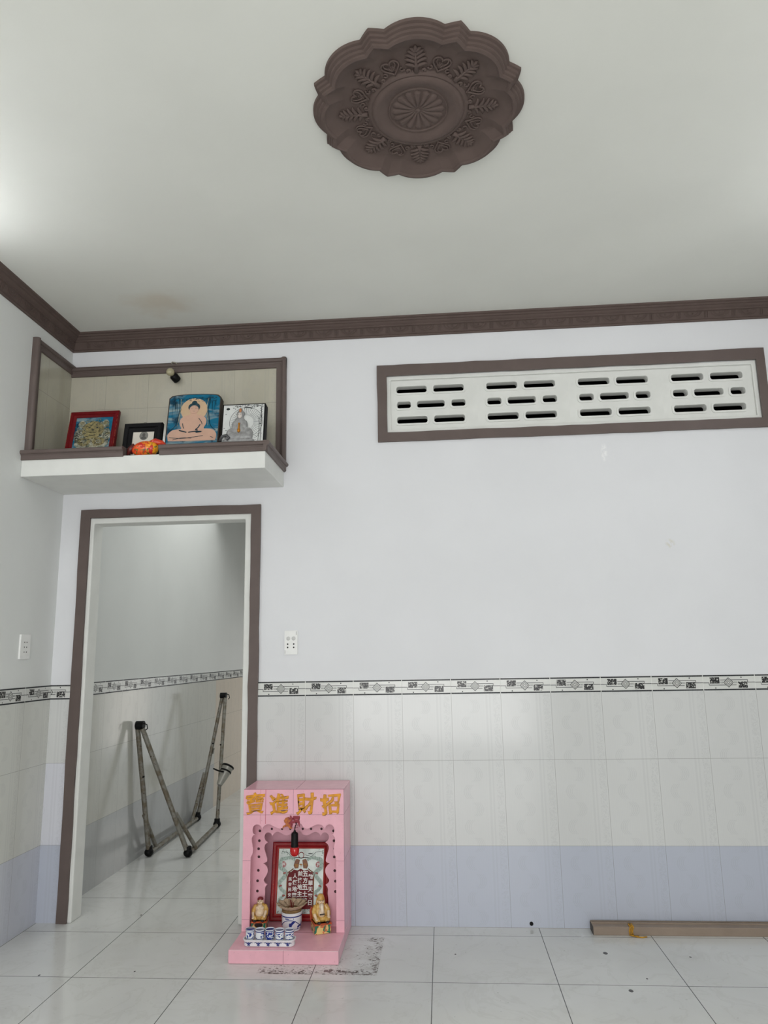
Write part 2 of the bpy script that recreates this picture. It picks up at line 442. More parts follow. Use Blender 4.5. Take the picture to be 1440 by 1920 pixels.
def listello(mb, O, U, u0, u1, toff):
    """border tiles: 250 x 75 mm, pattern as thin inlays. U runs along the wall"""
    N = Vector((0, -1, 0)) if abs(U[0]) else Vector((1, 0, 0)); O = Vector(O); Uv = Vector(U); h = ZL1 - ZL0
    s0 = min(u0, u1); s1 = max(u0, u1)
    mb.plate([rect(s0, s1, ZL0 + 0.0004, ZL1)], O, U, Z_, N, TT + 0.001, 0)
    k0 = math.floor((s0 - toff) / 0.25); k1 = math.ceil((s1 - toff) / 0.25)
    Of = O + N * (TT + 0.001)
    def quad(pts, m, e=0.0004):
        pts = [(min(max(a, s0), s1), b) for a, b in pts]
        if max(a for a, b in pts) - min(a for a, b in pts) < 1e-5: return
        mb.add([Of + Uv * a + Vector((0, 0, b)) + N * e for a, b in pts], [tuple(range(len(pts)))], m)
    for k in range(k0, k1):
        o = toff + 0.25 * k
        F = lambda u, v: (o + 0.25 * u, ZL0 + h * v)
        def hl(ua, ub, v, w_=0.0013, m=1):
            (a, z), (b, _) = F(ua, v), F(ub, v); quad([(a, z - w_), (b, z - w_), (b, z + w_), (a, z + w_)], m)
        def vl(u, va, vb, w_=0.0012, m=1):
            a, za = F(u, va); zb = F(u, vb)[1]; quad([(a - w_, za), (a + w_, za), (a + w_, zb), (a - w_, zb)], m)
        for v in (0.045, 0.945): hl(0.008, 0.992, v, 0.0032, 2)
        for i in range(30):
            for v in (0.045, 0.945): hl(0.012 + i * 0.0327, 0.034 + i * 0.0327, v, 0.0024, 1)
        vl(0.0, 0.0, 1.0, 0.0012, 3)
        hl(0.0, 0.115, 0.49); vl(0.115, 0.34, 0.49); hl(0.115, 0.64, 0.34)
        hl(0.33, 0.86, 0.66); vl(0.86, 0.5, 0.66); hl(0.86, 1.0, 0.5)
        for (u, v) in ((0.225, 0.64), (0.76, 0.35)):
            a, z = F(u, v); quad([(a - 0.023, z - 0.015), (a + 0.023, z - 0.015), (a + 0.023, z + 0.015), (a - 0.023, z + 0.015)], 4, 0.0006)
        for (u, v) in ((0.235, 0.15), (0.74, 0.82), (0.49, 0.5)):
            a, z = F(u, v); r = 0.0032; quad([(a + r * math.cos(t * PI / 4), z + r * math.sin(t * PI / 4)) for t in range(8)], 1)
        for i in range(5):
            for u in (0.335 + i * 0.012, 0.60 + i * 0.012): vl(u, 0.44, 0.56, 0.0006, 2)
        a, z = F(0.49, 0.5)
        for R_ in (0.0250, 0.0165, 0.009):
            t = 0.0042 if R_ > 0.02 else 0.0030
            co = [(R_, 0), (0, R_), (-R_, 0), (0, -R_)]; ci = [((R_ - t) / R_ * p, (R_ - t) / R_ * q) for p, q in co]
            if R_ == 0.025: quad([(a + p, z + q) for p, q in co], 0, 0.0005)
            for i in range(4):
                j = (i + 1) % 4
                quad([(a + co[i][0], z + co[i][1]), (a + co[j][0], z + co[j][1]), (a + ci[j][0], z + ci[j][1]), (a + ci[i][0], z + ci[i][1])], 1, 0.0007)
LM = ['listello_base', 'ink', 'inkgrey', 'plaster', 'blotch']
mb = MB(); listello(mb, (0, 0, 0), X_, 0.0, 0.12, 0.12307 - 0.25); listello(mb, (0, 0, 0), X_, 1.12, W, 0.12307)
mb.build('border_tiles', LM, wall_back, recalc=False)
mb = MB(); listello(mb, (0, 0, 0), Y_, -2.5, -TT, 0.0); mb.build('border_tiles', LM, wall_left, recalc=False)
mb = MB(); listello(mb, (0.03, 0, 0), Y_, 0.1, 5.9, 0.068); mb.build('border_tiles', LM, wall_passage, recalc=False)

# crown moulding: profile (out from wall, z)
CP = [(0, 3.045), (0.010, 3.045), (0.013, 3.052), (0.009, 3.058), (0.012, 3.061), (0.022, 3.096), (0.030, 3.099), (0.031, 3.106), (0.040, 3.110), (0.046, 3.119), (0.055, 3.121), (0.058, 3.128), (0.070, 3.131), (0.072, H), (0, H)]
def crown(name, axis, a, b, ma, mb_, sign=1):
    """axis 'x': along back wall; 'y': along a side wall. ma/mb_: mitre at ends (multiplies offset)"""
    m = MB(); n = len(CP); vs = []
    for (e, mi) in ((a, ma), (b, mb_)):
        for d, z in CP:
            if axis == 'x': vs.append((e + mi * d, -d, z))
            else: vs.append(((d if sign > 0 else W - d), e + mi * d, z))
    m.add(vs, [(i, (i + 1) % n, n + (i + 1) % n, n + i) for i in range(n)] + [tuple(range(n)), tuple(range(n, 2 * n))[::-1]])
    # relief on the frieze: swags between triple bars
    L = abs(b - a); k = int(L / 0.145); P0 = Vector((0.0135, 3.064)); P1 = Vector((0.0225, 3.094))
    def fp(u, v, e=0.0):
        q = P0.lerp(P1, v); d = q.x + e + 0.0005
        return (u, -d, q.y) if axis == 'x' else ((d if sign > 0 else W - d), u, q.y)
    for i in range(k):
        u0 = min(a, b) + 0.09 + i * 0.145
        if u0 > max(a, b) - 0.1: break
        for j in range(3):
            m.tube([fp(u0 + 0.008 * j, 0.0), fp(u0 + 0.008 * j, 1.0)], 0.0030, 5)
        for w_ in (1.0, 0.66):
            pts = [fp(u0 + 0.08 + 0.045 * w_ * math.cos(t), 0.98 - 0.9 * w_ * math.sin(t)) for t in [PI * q / 8 for q in range(9)]]
            m.tube(pts, 0.0034, 5)
        m.ball(fp(u0 + 0.08, 0.75), 0.005, 0, 8)
        m.tube([fp(u0 + 0.03, 1.0), fp(u0 + 0.13, 1.0)], 0.0015, 5)
    return struct(m.build(name, 'brown_matt', smooth=True))
crown('trim_1', 'x', 0, W, 1, -1)
crown('trim_2', 'y', FRONT, 0, 0, -1)
crown('trim_3', 'y', FRONT, 0, 0, -1, -1)

# doorway casing: flat hand-painted brown band
mb = MB()
def wob(a, b, amp, step=0.11):
    a, b = Vector(a), Vector(b); L = (b - a).length; n = max(2, int(L / step)); nn = Vector((-(b - a).y, (b - a).x)) / L
    return [tuple(a.lerp(b, k / n) + (nn * random.uniform(-amp, amp) if k else nn * 0)) for k in range(n)]
ol = wob((0.117, 0), (0.117, 2.106), .002) + wob((0.117, 2.106), (1.127, 2.106), .002) + wob((1.127, 2.106), (1.122, 0), .002) + wob((1.122, 0), (1.073, 0), .001) + wob((1.073, 0), (1.075, 2.056), .003) + wob((1.075, 2.056), (0.171, 2.061), .002) + wob((0.171, 2.061), (0.172, 0), .003) + [(0.172, 0)]
mb.plate([ol], (0, -0.002, 0), X_, Z_, (0, -1, 0), 0.016)
struct(mb.build('door_1', 'brown', bevel=0.003))
# white plastered reveal of the doorway, slightly proud of the wall
mb = MB()
ol = wob((0.168, 0), (0.168, 2.060), .001) + [(0.168, 2.06)] + wob((1.078, 2.06), (1.078, 0), .001) + [(1.078, 0), (DX1 - .004, 0), (DX1 - .004, DZ - .004), (DX0 + .004, DZ - .004), (DX0 + .004, 0)]
mb.plate([ol], (0, -0.008, 0), X_, Z_, Y_, 0.108)
struct(mb.build('trim_4', 'plaster', bevel=0.006))

# vent surround
mb = MB()
mb.plate([wobble_rect(1.772, 3.858, 2.432, 2.874, 0.0016), wobble_rect(1.825, 3.813, 2.484, 2.811, 0.0014)], (0, 0.0, 0), X_, Z_, (0, -1, 0), 0.014)
struct(mb.build('trim_5', 'brown', bevel=0.003))
# vent blocks
def vent_block_mesh():
    m = MB(); bw, bh = 0.498, 0.330; holes = []
    lw, lh = 0.168, 0.038; sw_ = 0.076
    spec = [(-0.111, 0.088, lw), (0.094, 0.088, lw), (-0.155, 0.0, sw_), (-0.006, 0.0, 0.152), (0.146, 0.0, sw_), (-0.111, -0.088, lw), (0.094, -0.088, lw)]
    for cx, cz, w_ in spec: holes.append(rrect(cx, cz, w_, lh, 0.013))
    m.plate([rect(-bw / 2, bw / 2, -bh / 2, bh / 2)] + holes, (0, 0, 0), X_, Z_, Y_, 0.045)
    for cx, cz, w_ in spec:      # raised lip round each slot
        m.plate([rrect(cx, cz, w_ + 0.022, lh + 0.022, 0.020), rrect(cx, cz, w_ + 0.001, lh + 0.001, 0.0135)], (0, 0.001, 0), X_, Z_, (0, -1, 0), 0.0065)
    return m
vb_first = None
where = ['leftmost of the four white vent blocks, nearest the altar shelf', 'second white vent block from the left in the brown surround', 'third white vent block from the left in the brown surround', 'rightmost of the four white vent blocks, at the picture edge']
for i in range(4):
    x = 1.824 + 0.4975 * (i + 0.5)
    if vb_first is None:
        o = vent_block_mesh().build('vent_block', 'plaster', bevel=0.0025); vb_first = o
    else:
        o = vb_first.copy(); COL.objects.link(o)
    o.location = (x, 0.018, 2.647)
    tag(o, where[i], 'vent block', 'white cement vent blocks in the brown surround')
# plaster fillet round the vent blocks
mb = MB().plate([rect(1.8232, 3.8148, 2.4822, 2.8118), rect(1.845, 3.793, 2.504, 2.79)], (0, 0.004, 0), X_, Z_, Y_, 0.013)
struct(mb.build('trim_6', 'plaster', bevel=0.004))

# ---------------------------------------------------------------- ceiling medallion
MED = Vector((2.062, -1.640, H))
def Rout(th):
    p = (th + PI / 8) % (PI / 4) - PI / 8; a = abs(p); e = math.radians(15.5)
    d, r = 0.22, 0.142
    if a < e: return d * math.cos(a) + math.sqrt(r * r - (d * math.sin(a)) ** 2)
    re = d * math.cos(e) + math.sqrt(r * r - (d * math.sin(e)) ** 2)
    t = (a - e) / (PI / 8 - e)
    return re + (0.365 - re) * t
OUTP = [(1.0, 0), (.998, .010), (.975, .0115), (.972, .020), (.950, .0215), (.947, .030), (.925, .0315), (.922, .038), (.897, .0405), (.885, .038), (.880, .033), (.845, .027), (.80, .017), (.76, .012), (.73, .011)]
INP = [(.175, .011), (.170, .018), (.163, .021), (.157, .019), (.153, .024), (.142, .027), (.130, .025), (.119, .020), (.109, .0155), (.103, .0145), (.101, .018), (.098, .018), (.096, .013)]
med = thing('ceiling_medallion', MED, 0, 'large scalloped brown plaster medallion fixed on the white ceiling', 'ceiling medallion')
def med_build():
    m = MB(); NT = 640; rows = []
    for s_, h in OUTP: rows.append([(s_ * Rout(2 * PI * k / NT), h) for k in range(NT)])
    for r, h in INP: rows.append([(r, h)] * NT)
    vs = []; fs = []
    for rr in rows:
        for k, (r, h) in enumerate(rr):
            a = 2 * PI * k / NT; vs.append((r * math.cos(a), r * math.sin(a), -h))
    for i in range(len(rows) - 1):
        for k in range(NT): fs.append((i * NT + k, i * NT + (k + 1) % NT, (i + 1) * NT + (k + 1) % NT, (i + 1) * NT + k))
    fs.append(tuple((len(rows) - 1) * NT + k for k in range(NT)))
    m.add(vs, fs); m.build('rim', 'brown_matt', med, smooth=True)
    # rosette of sixteen petals
    m = MB()
    for i in range(16):
        a = 2 * PI * i / 16; ca, sa = math.cos(a), math.sin(a); rows = []
        NR, NW = 10, 6; base = len(m.v); vs = []; fs = []
        for j in range(NR + 1):
            t = j / NR; r = 0.010 + t * 0.083; hw = r * math.tan(PI / 16) * 0.90
            if t > 0.8: hw *= math.sqrt(max(0, 1 - ((t - 0.8) / 0.2) ** 2)) * 0.98 + 0.02
            for q in range(NW + 1):
                u = q / NW * 2 - 1; hh = 0.0115 + 0.0070 * (1 - u ** 4) * min(1, t * 4) * (1 if t < 0.85 else (1 - ((t - .85) / .15) ** 2 * 0.9))
                y = u * hw; vs.append((r * ca - y * sa, r * sa + y * ca, -hh))
        for j in range(NR):
            for q in range(NW): b = j * (NW + 1) + q; fs.append((b, b + 1, b + NW + 2, b + NW + 1))
        m.add(vs, fs)
    m.ball((0, 0, -0.015), (0.009, 0.009, 0.005))
    m.build('rosette', 'brown_matt', med, smooth='all')
    # palmettes in the lobes, hearts between them
    def leaf(m, p, ang, L, wd, curl):
        pts = []; rs = []
        for i in range(6):
            t = i / 5; a = ang + curl * t
            if i == 0: q = Vector(p)
            else: q = pts[-1] + Vector((math.cos(a), math.sin(a), 0)) * (L / 5)
            pts.append(q); rs.append(wd * (0.35 + 1.0 * math.sin(PI * min(1, 0.15 + t * 0.8))) * (1 if i < 5 else 0.5))
        m.tube(pts, rs, 7)
    z = -0.0145
    pal = MB(); pal.tube([(0.174, 0, z), (0.20, 0, z - .001), (0.262, 0, z)], [0.010, .0055, .003], 7)
    for i, (r, L, ) in enumerate([(0.190, .040), (0.206, .042), (0.221, .040), (0.236, .034), (0.250, .025)]):
        for s_ in (1, -1): leaf(pal, (r, 0, z), s_ * (0.55 - .03 * i), L, 0.0047, s_ * (1.15 - 0.12 * i))
    leaf(pal, (0.254, 0, z), 0, 0.022, 0.0050, 0)
    for s_ in (1, -1):     # volutes at the foot
        sp = [(0.176 + 0.010 * (1 - t / 14) * math.cos(t * 0.62 + 2.6), s_ * (0.026 + 0.010 * (1 - t / 14) * math.sin(t * 0.62 + 2.6)), z) for t in range(12)]
        pal.tube([(0.168, s_ * 0.006, z), (0.170, s_ * 0.016, z)] + sp[:1], 0.003, 6); pal.tube(sp, 0.0038, 6)
        pal.ball((0.176, s_ * 0.026, z), 0.0035, 0, 8)
        sp = [(0.186 + 0.007 * math.cos(t * 0.6), s_ * (0.045 + 0.007 * math.sin(t * 0.6)), z) for t in range(9)]
        pal.tube(sp, 0.0034, 6)
    hrt = MB()
    def heart(k): return [((0.196 + 0.010 * (1 - k)) + k * (0.0020 * (13 * math.cos(t) - 5 * math.cos(2 * t) - 2 * math.cos(3 * t) - math.cos(4 * t)) * -1.0), k * 0.0295 * 0.062 * 16 * math.sin(t) ** 3, z) for t in [2 * PI * q / 28 for q in range(28)]]
    hh = [(0.408 - a if False else a, b, c) for a, b, c in heart(1.0)]
    hrt.tube([(2 * 0.203 - a, b, c) for a, b, c in heart(1.0)][0:28], 0.0034, 6, closed=True)
    hrt.tube([(2 * 0.208 - a, b, c) for a, b, c in heart(0.66)], 0.0026, 6, closed=True)
    for k in range(-2, 3):
        hrt.tube([(0.192, k * 0.0055, z), (0.215 - abs(k) * 0.004, k * 0.0055, z)], 0.0012, 5)
        hrt.tube([(0.204 + k * 0.0045, -0.013 + abs(k) * .001, z), (0.204 + k * 0.0045, 0.013 - abs(k) * .001, z)], 0.0012, 5)
    p0 = h0 = None
    for i in range(8):
        a = -PI / 2 + i * PI / 4
        if p0 is None: p = p0 = pal.build('palmette', 'brown_matt', med, smooth='all'); h = h0 = hrt.build('heart_relief', 'brown_matt', med, smooth='all')
        else:
            p = p0.copy(); COL.objects.link(p); p.parent = med; h = h0.copy(); COL.objects.link(h); h.parent = med
        p.rotation_euler = (0, 0, a); h.rotation_euler = (0, 0, a + PI / 8)
med_build(); med.rotation_euler = (0, 0, math.radians(0))

# ---------------------------------------------------------------- altar shelf
shelf = thing('altar_shelf', (0.62, 0, 2.20), 0, 'white cement altar shelf with brown moulded edge high over the doorway', 'altar shelf')
shelf['_w'] = 1
SY = -0.43
MB().box(0.0005, 1.249, SY, -0.0005, 2.20, 2.290).build('slab', 'plaster', shelf, bevel=0.003)
def moulding(m, path, up, w_=0.06, d=0.022):
    """moulded strip swept on straight segments: path of points at its foot; up: face width direction; out: thickness dir"""
    pass
def strip(a, b, wv, nv, w_, d, ma=0, mb_=0):
    """moulding from a to b; wv width direction, nv outwards; cross-section has roll, step and fillet"""
    a, b, wv, nv = Vector(a), Vector(b), Vector(wv), Vector(nv); t = (b - a).normalized()
    pr = [(0, 0), (0, .35), (.03, .5), (.42, .5), (.47, .60), (.52, .62)]
    for i in range(9): q = PI * i / 8; pr.append((.77 - .22 * math.cos(q), .62 + .38 * math.sin(q)))
    pr += [(1.0, .55), (1.0, 0)]
    m = MB(); n = len(pr); vs = []
    for p, mm in ((a, ma), (b, mb_)):
        for x, y in pr: vs.append(p + wv * (x * w_) + nv * (y * d) + t * (mm * x * w_))
    m.add(vs, [(i, (i + 1) % n, n + (i + 1) % n, n + i) for i in range(n)] + [tuple(range(n)), tuple(range(n, 2 * n))[::-1]])
    return m
# front rail, broken by a gap
def rail(a, b, wv, nv, name='front_rail', **k): return strip(a, b, wv, nv, 0.052, 0.026, **k).build(name, 'brown', shelf, smooth=True)
m = strip((0.0, SY + .006, 2.284), (0.530, SY + .006, 2.284), Z_, (0, -1, 0), 0.052, 0.028); m.box(0.0, 0.53, SY + 0.004, SY + 0.032, 2.284, 2.336); m.build('front_rail', 'brown', shelf, smooth=True)
m = strip((0.715, SY + .006, 2.284), (1.262, SY + .006, 2.284), Z_, (0, -1, 0), 0.052, 0.028); m.box(0.715, 1.25, SY + 0.004, SY + 0.032, 2.284, 2.336); m.build('front_rail', 'brown', shelf, smooth=True)
m = strip((1.243, SY - .020, 2.284), (1.243, -0.001, 2.284), Z_, X_, 0.052, 0.032); m.box(1.222, 1.245, SY + .01, -0.001, 2.284, 2.336); m.build('side_rail', 'brown', shelf, smooth=True)
# niche tile panels + surround
mb = MB(); mb.box(0.005, 1.21, -0.0052, -0.0002, 2.290, 2.90); mb.build('tile_panel', 'tile_niche', shelf)
mb = MB(); mb.box(0.0002, 0.0052, -0.35, -0.0055, 2.290, 2.925); mb.build('tile_panel', 'tile_nichel', shelf)
# surround moulding: inner edge towards the tiles, roll outside
strip((0.0, 0, 2.889), (1.262, 0, 2.889), Z_, (0, -1, 0), 0.058, 0.030, mb_=0).build('top_moulding', 'brown', shelf, smooth=True)
strip((1.204, 0, 2.290), (1.204, 0, 2.948), X_, (0, -1, 0), 0.058, 0.031).build('side_moulding', 'brown', shelf, smooth=True)
strip((0, -0.408, 2.905), (0, 0, 2.905), Z_, X_, 0.055, 0.028).build('top_moulding', 'brown', shelf, smooth=True)
strip((0, -0.352, 2.29), (0, -0.352, 2.958), (0, -1, 0), X_, 0.062, 0.034).build('side_moulding', 'brown', shelf, smooth=True)

# ---- things on the shelf
M['red_frame'] = simple('dark_red_lacquer', (112, 12, 20), 0.45, 0, 0.12, 60, 0, 0.2)
M['red_edge'] = simple('worn_red_gold_edge', (176, 92, 60), 0.4, 0, 0.25, 90)
M['black_frame'] = simple('black_frame_wood', (9, 9, 12), 0.5, 0, 0.1, 30, 0, 0.15)
M['paper'] = simple('mount_paper', (222, 216, 204), 0.6, 0, 0.03)
def sky_print(name, seed=0.0):
    m, b = new_mat(name, 0.4, 0, 0.2); v, x, y, z = coords()
    n = noise(v, 9, 4, 0.6, 0.4, (0.6, 1, 2.2))
    col = mix(n.smooth(0.46, 0.70), lin((14, 104, 136)), lin((160, 172, 166)))
    col = mix(noise(v, 16, 3).smooth(0.54, 0.68), col, lin((10, 60, 84)))
    set_col(b, col); return m
M['sky_print'] = sky_print('blue_cloud_print')
M['gold_print'] = simple('faded_gold_print', (160, 148, 100), 0.5, 0, 0.2, 70, rgb2=(116, 108, 74))
M['pale_print'] = simple('pale_cloud_print', (186, 184, 166), 0.5, 0, 0.2, 60, rgb2=(96, 106, 92))
M['dark_print'] = simple('dark_line_print', (34, 44, 46), 0.4)
M['skin_print'] = simple('pinkish_print', (208, 168, 146), 0.5, 0, 0.05, 15)
M['halo_print'] = simple('halo_print', (206, 176, 142), 0.5, 0, 0.05, 15)
M['teal_print'] = simple('teal_leaf_print', (14, 62, 78), 0.35, 0, 0.2, 60)
M['board_edge'] = simple('plaque_edge_wood', (58, 46, 38), 0.6, 0, 0.15, 40)
M['silver'] = simple('silver_foil', (222, 224, 222), 0.45, 0.2, 0.04, 40)
M['silver_relief'] = simple('silver_relief', (166, 166, 166), 0.4, 0.2, 0.15, 60)
M['gold'] = simple('gold_leaf', (200, 130, 30), 0.35, 0.5, 0.1, 50)

def lean(parent_name, loc, rz, tilt, label, cat, group=None):
    """thing at floor point loc, whose pieces are built in local X (width), Z (height), -Y front, leaning back by tilt"""
    o = thing(parent_name, loc, rz, label, cat, group); o.rotation_euler = (-tilt, 0, rz); return o
def frame_mesh(w_, h, bw, d, lip=True):
    m = MB(); pr = [(0, 0), (0, d * .8), (bw * .15, d), (bw * .5, d * .92), (bw * .6, d * .7), (bw * .85, d * .62), (bw, d * .45), (bw, 0)]
    n = len(pr); vs = []; C4 = [(-w_ / 2, 0, 1, 1), (w_ / 2, 0, -1, 1), (w_ / 2, h, -1, -1), (-w_ / 2, h, 1, -1)]
    for cx, cz, sx, sz in C4:
        for a, b in pr: vs.append((cx + sx * a, -b, cz + sz * a))
    fs = []
    for c in range(4):
        e = (c + 1) % 4
        for i in range(n - 1): fs.append((c * n + i, c * n + i + 1, e * n + i + 1, e * n + i))
    m.add(vs, fs); m.box(-w_ / 2 + .001, w_ / 2 - .001, 0.0, 0.004, 0.001, h - .001)
    return m
def ell(cx, cz, rx, rz_, n=24): return [(cx + rx * math.cos(2 * PI * i / n), cz + rz_ * math.sin(2 * PI * i / n)) for i in range(n)]
NY = (0, -1, 0)
ZM = [0.0, 1.0]      # vertical placement of a print inside its frame
def flat(m, loop, y, mi, t=0.0006): m.plate([[(a, ZM[0] + ZM[1] * b) for a, b in loop]], (0, -y, 0), X_, Z_, NY, t, mi)
def flatline(m, pts, y, mi, w_=0.0015): 
    P = [Vector((p[0], -y, ZM[0] + ZM[1] * p[1])) for p in pts]; m.tube([q for q in P], w_, 4, mi)

# red framed print of a guardian beast head
o = lean('picture_frame', (0.238, -0.215, 2.2915), 0, 0.20, 'red lacquered picture frame with blue and gold print leaning on niche tiles', 'picture frame')
W1, H1 = 0.272, 0.335
mm = frame_mesh(W1, H1, 0.033, 0.022)
for k in range(40):
    t = random.random(); s_ = random.choice((-1, 1)); z0 = 0.02 + t * (H1 - 0.04)
    mm.box(s_ * (W1 / 2 - 0.004) - 0.0008, s_ * (W1 / 2 - 0.004) + .0008, -0.0225, -0.0205, z0, z0 + random.uniform(.003, .012), 1)
mm.build('frame', ['red_frame', 'red_edge'], o, smooth=True)
ZM[:] = [0.095, 0.72]
mm = MB(); mm.plate([rect(-W1 / 2 + .03, W1 / 2 - .03, .03, H1 - .03)], (0, -.006, 0), X_, Z_, NY, .001, 0)
cz = 0.150
for (x, z, rx, rz_, mi) in [(-.066, cz + .080, .020, .034, 2), (.066, cz + .080, .020, .034, 2), (-.075, cz - .02, .026, .06, 2), (.075, cz - .02, .026, .06, 2), (0, cz - .08, .095, .06, 2), (0, cz + .03, .062, .075, 1), (-.04, cz - .07, .035, .035, 1), (.04, cz - .07, .035, .035, 1)]:
    flat(mm, ell(x, z, rx, rz_), .007 + .0007 * mi + (0.0008 if mi == 1 else 0), mi)
for s_ in (-1, 1):
    flat(mm, ell(s_ * .022, cz + .05, .006, .006, 10), .0095, 3)
    for k in range(4): flatline(mm, [(s_ * (.07 + .004 * k), cz - .005 - .018 * k), (s_ * (.085 + .002 * k), cz + .004 - .018 * k), (s_ * (.092), cz - .006 - .018 * k)], .0095, 3, .0022)
    flatline(mm, [(0, cz + .012), (s_ * .012, cz + .006), (s_ * .022, cz + .012)], .0095, 3)
    sp = [(s_ * (.066 + .014 * (1 - t / 16) * math.cos(t * .7)), cz + .088 + .014 * (1 - t / 16) * math.sin(t * .7)) for t in range(14)]
    flatline(mm, sp, .0095, 1, .0018)
    sp = [(s_ * (.04 + .018 * (1 - t / 16) * math.cos(t * .7)), cz - .07 + .018 * (1 - t / 16) * math.sin(t * .7)) for t in range(14)]
    flatline(mm, sp, .0095, 2, .0025)
for k in range(230):      # curling mane and scales
    a = random.uniform(0, 2 * PI); rr = random.uniform(.45, 1.15); x = .088 * rr * math.cos(a); z = cz + .002 + .105 * rr * math.sin(a)
    if abs(x) < .03 and abs(z - cz - .03) < .04: continue
    if abs(x) > .098 or z < .03 or z > cz + .125: continue
    q = random.uniform(.004, .009); w0 = random.uniform(0, 6)
    flatline(mm, [(x + q * math.cos(w0 + t * .8), z + q * math.sin(w0 + t * .8)) for t in range(5)], .0100, random.choice((1, 1, 2, 3, 4)), random.uniform(.0008, .0016))
flat(mm, ell(0, cz + .03, .007, .006, 10), .0095, 3); flatline(mm, [(-.018, cz - .012), (0, cz - .018), (.018, cz - .012)], .0095, 3, .002)
mm.build('print', ['sky_print', 'gold_print', 'pale_print', 'dark_print', 'board_edge'], o); ZM[:] = [0.0, 1.0]

# small black frame
o = lean('picture_frame', (0.549, -0.262, 2.2915), 0, 0.16, 'small black picture frame with round grey medal print, partly behind the orange ornament', 'picture frame')
frame_mesh(0.206, 0.225, 0.045, 0.026).build('frame', 'black_frame', o, smooth=True)
mm = MB(); mm.plate([rect(-.065, .065, .04, .19)], (0, -.006, 0), X_, Z_, NY, .001, 0); ZM[0] = .022; flat(mm, ell(.002, .135, .024, .025), .007, 1)
flat(mm, ell(.002, .14, .008, .010), .008, 2); flat(mm, ell(.002, .122, .014, .009), .008, 2)
mm.build('print', ['paper', simple('grey_medal_print', (128, 126, 120), 0.5), simple('grey_medal_dark', (84, 82, 78), 0.5)], o); ZM[0] = 0.0
MB().tube([(0.007 * math.cos(t * .6), -.004, 0.232 + .007 * math.sin(t * .6)) for t in range(11)], 0.0014, 6).build('hanging_ring', simple('dull_wire', (120, 116, 108), 0.4, 0.8), o, smooth='all')

# curved top plaque with seated figure
o = lean('plaque', (0.803, -0.200, 2.2915), math.radians(2), 0.17, 'tall curved-top plaque with pink seated buddha on blue background', 'plaque')
HW = 0.142
def plq(hw, h): return [(-hw, 0), (hw, 0), (hw, h - .012), (hw - .012, h)] + [((hw - .012) * math.cos(PI * i / 12), h + .012 * math.sin(PI * i / 12)) for i in range(1, 12)] + [(-hw + .012, h), (-hw, h - .012)]
MB().plate([plq(HW, .385)], (0, 0, 0), X_, Z_, NY, .050, 0).build('board', 'board_edge', o, bevel=.004)
mm = MB(); mm.plate([plq(HW - .006, .380)], (0, -.0502, 0), X_, Z_, NY, .0006, 0); YB = .051; ZM[:] = [0.100, 0.735]
def pf(lp, mi, lay=0): flat(mm, lp, YB + .0006 * lay, mi, .0005)
pf(ell(0, .272, .072, .094, 32), 2, 1)
seat = [Vector((x, z, 0)) for x, z in [(-.125, .02), (-.13, .07), (-.11, .105), (-.08, .115), (-.06, .12), (-.072, .16), (-.066, .20), (-.045, .222), (-.018, .232), (-.016, .25), (.016, .25), (.018, .232), (.045, .222), (.066, .20), (.072, .16), (.06, .12), (.08, .115), (.11, .105), (.13, .07), (.125, .02)]]
pf([(q.x, q.y) for q in catmull(seat, 4)], 1, 2)
pf(ell(0, .278, .027, .040), 1, 3); 
pf(ell(0, .292, .032, .036), 3, 4); pf(ell(0, .330, .014, .014, 14), 3, 4)
pf(ell(0, .272, .0245, .034), 1, 5)
L = lambda pts, w_=.0013, mi=3: flatline(mm, [(q.x, q.y) for q in catmull([Vector((a, b, 0)) for a, b in pts], 5)], YB + .003, mi, w_)
for s_ in (-1, 1):
    L([(s_ * .005, .282), (s_ * .012, .279), (s_ * .019, .283)], .001); L([(s_ * .004, .292), (s_ * .012, .297), (s_ * .02, .292)], .0008)
L([(-.006, .260), (0, .258), (.006, .260)], .001); L([(.030, .20), (.045, .17), (.05, .15)], .0016); L([(.04, .15), (.03, .125), (.018, .108), (.03, .104)], .003)
L([(-.055, .16), (-.05, .13), (-.045, .12)], .0018); L([(-.07, .105), (-.045, .095), (-.03, .088), (-.05, .098)], .003); L([(-.02, .088), (.01, .094), (.05, .092), (.02, .086)], .003)
L([(-.12, .05), (-.06, .04), (0, .048), (.06, .058)], .0014); L([(-.1, .03), (-.05, .045), (0, .04)], .0012); L([(.10, .05), (.115, .04)], .0014)
for s_ in (-1, 1):
    L([(s_ * .085, .36), (s_ * .078, .28), (s_ * .086, .20), (s_ * .095, .14), (s_ * .125, .10)], .0016, 3); L([(s_ * .075, .36), (s_ * .070, .30), (s_ * .076, .22), (s_ * .082, .14)], .0018, 4)
for k in range(90):
    x = random.uniform(-.12, .12); z = .372 - abs(random.gauss(0, .018)) - (.0 if abs(x) > .05 else 0); a = random.uniform(0, PI); r = random.uniform(.003, .007)
    pf([(x + r * math.cos(a), z + r * math.sin(a)), (x - r * .4 * math.sin(a), z + r * .4 * math.cos(a)), (x - r * math.cos(a), z - r * math.sin(a)), (x + r * .4 * math.sin(a), z - r * .4 * math.cos(a))], 3, 2)
for k in range(14): x = random.choice((-1, 1)) * random.uniform(.09, .125); L([(x, .34), (x + .002, .34 - random.uniform(.03, .14))], .0006, 3)
mm.build('print', ['sky_print', 'skin_print', 'halo_print', 'teal_print', 'pale_print'], o); ZM[:] = [0.0, 1.0]

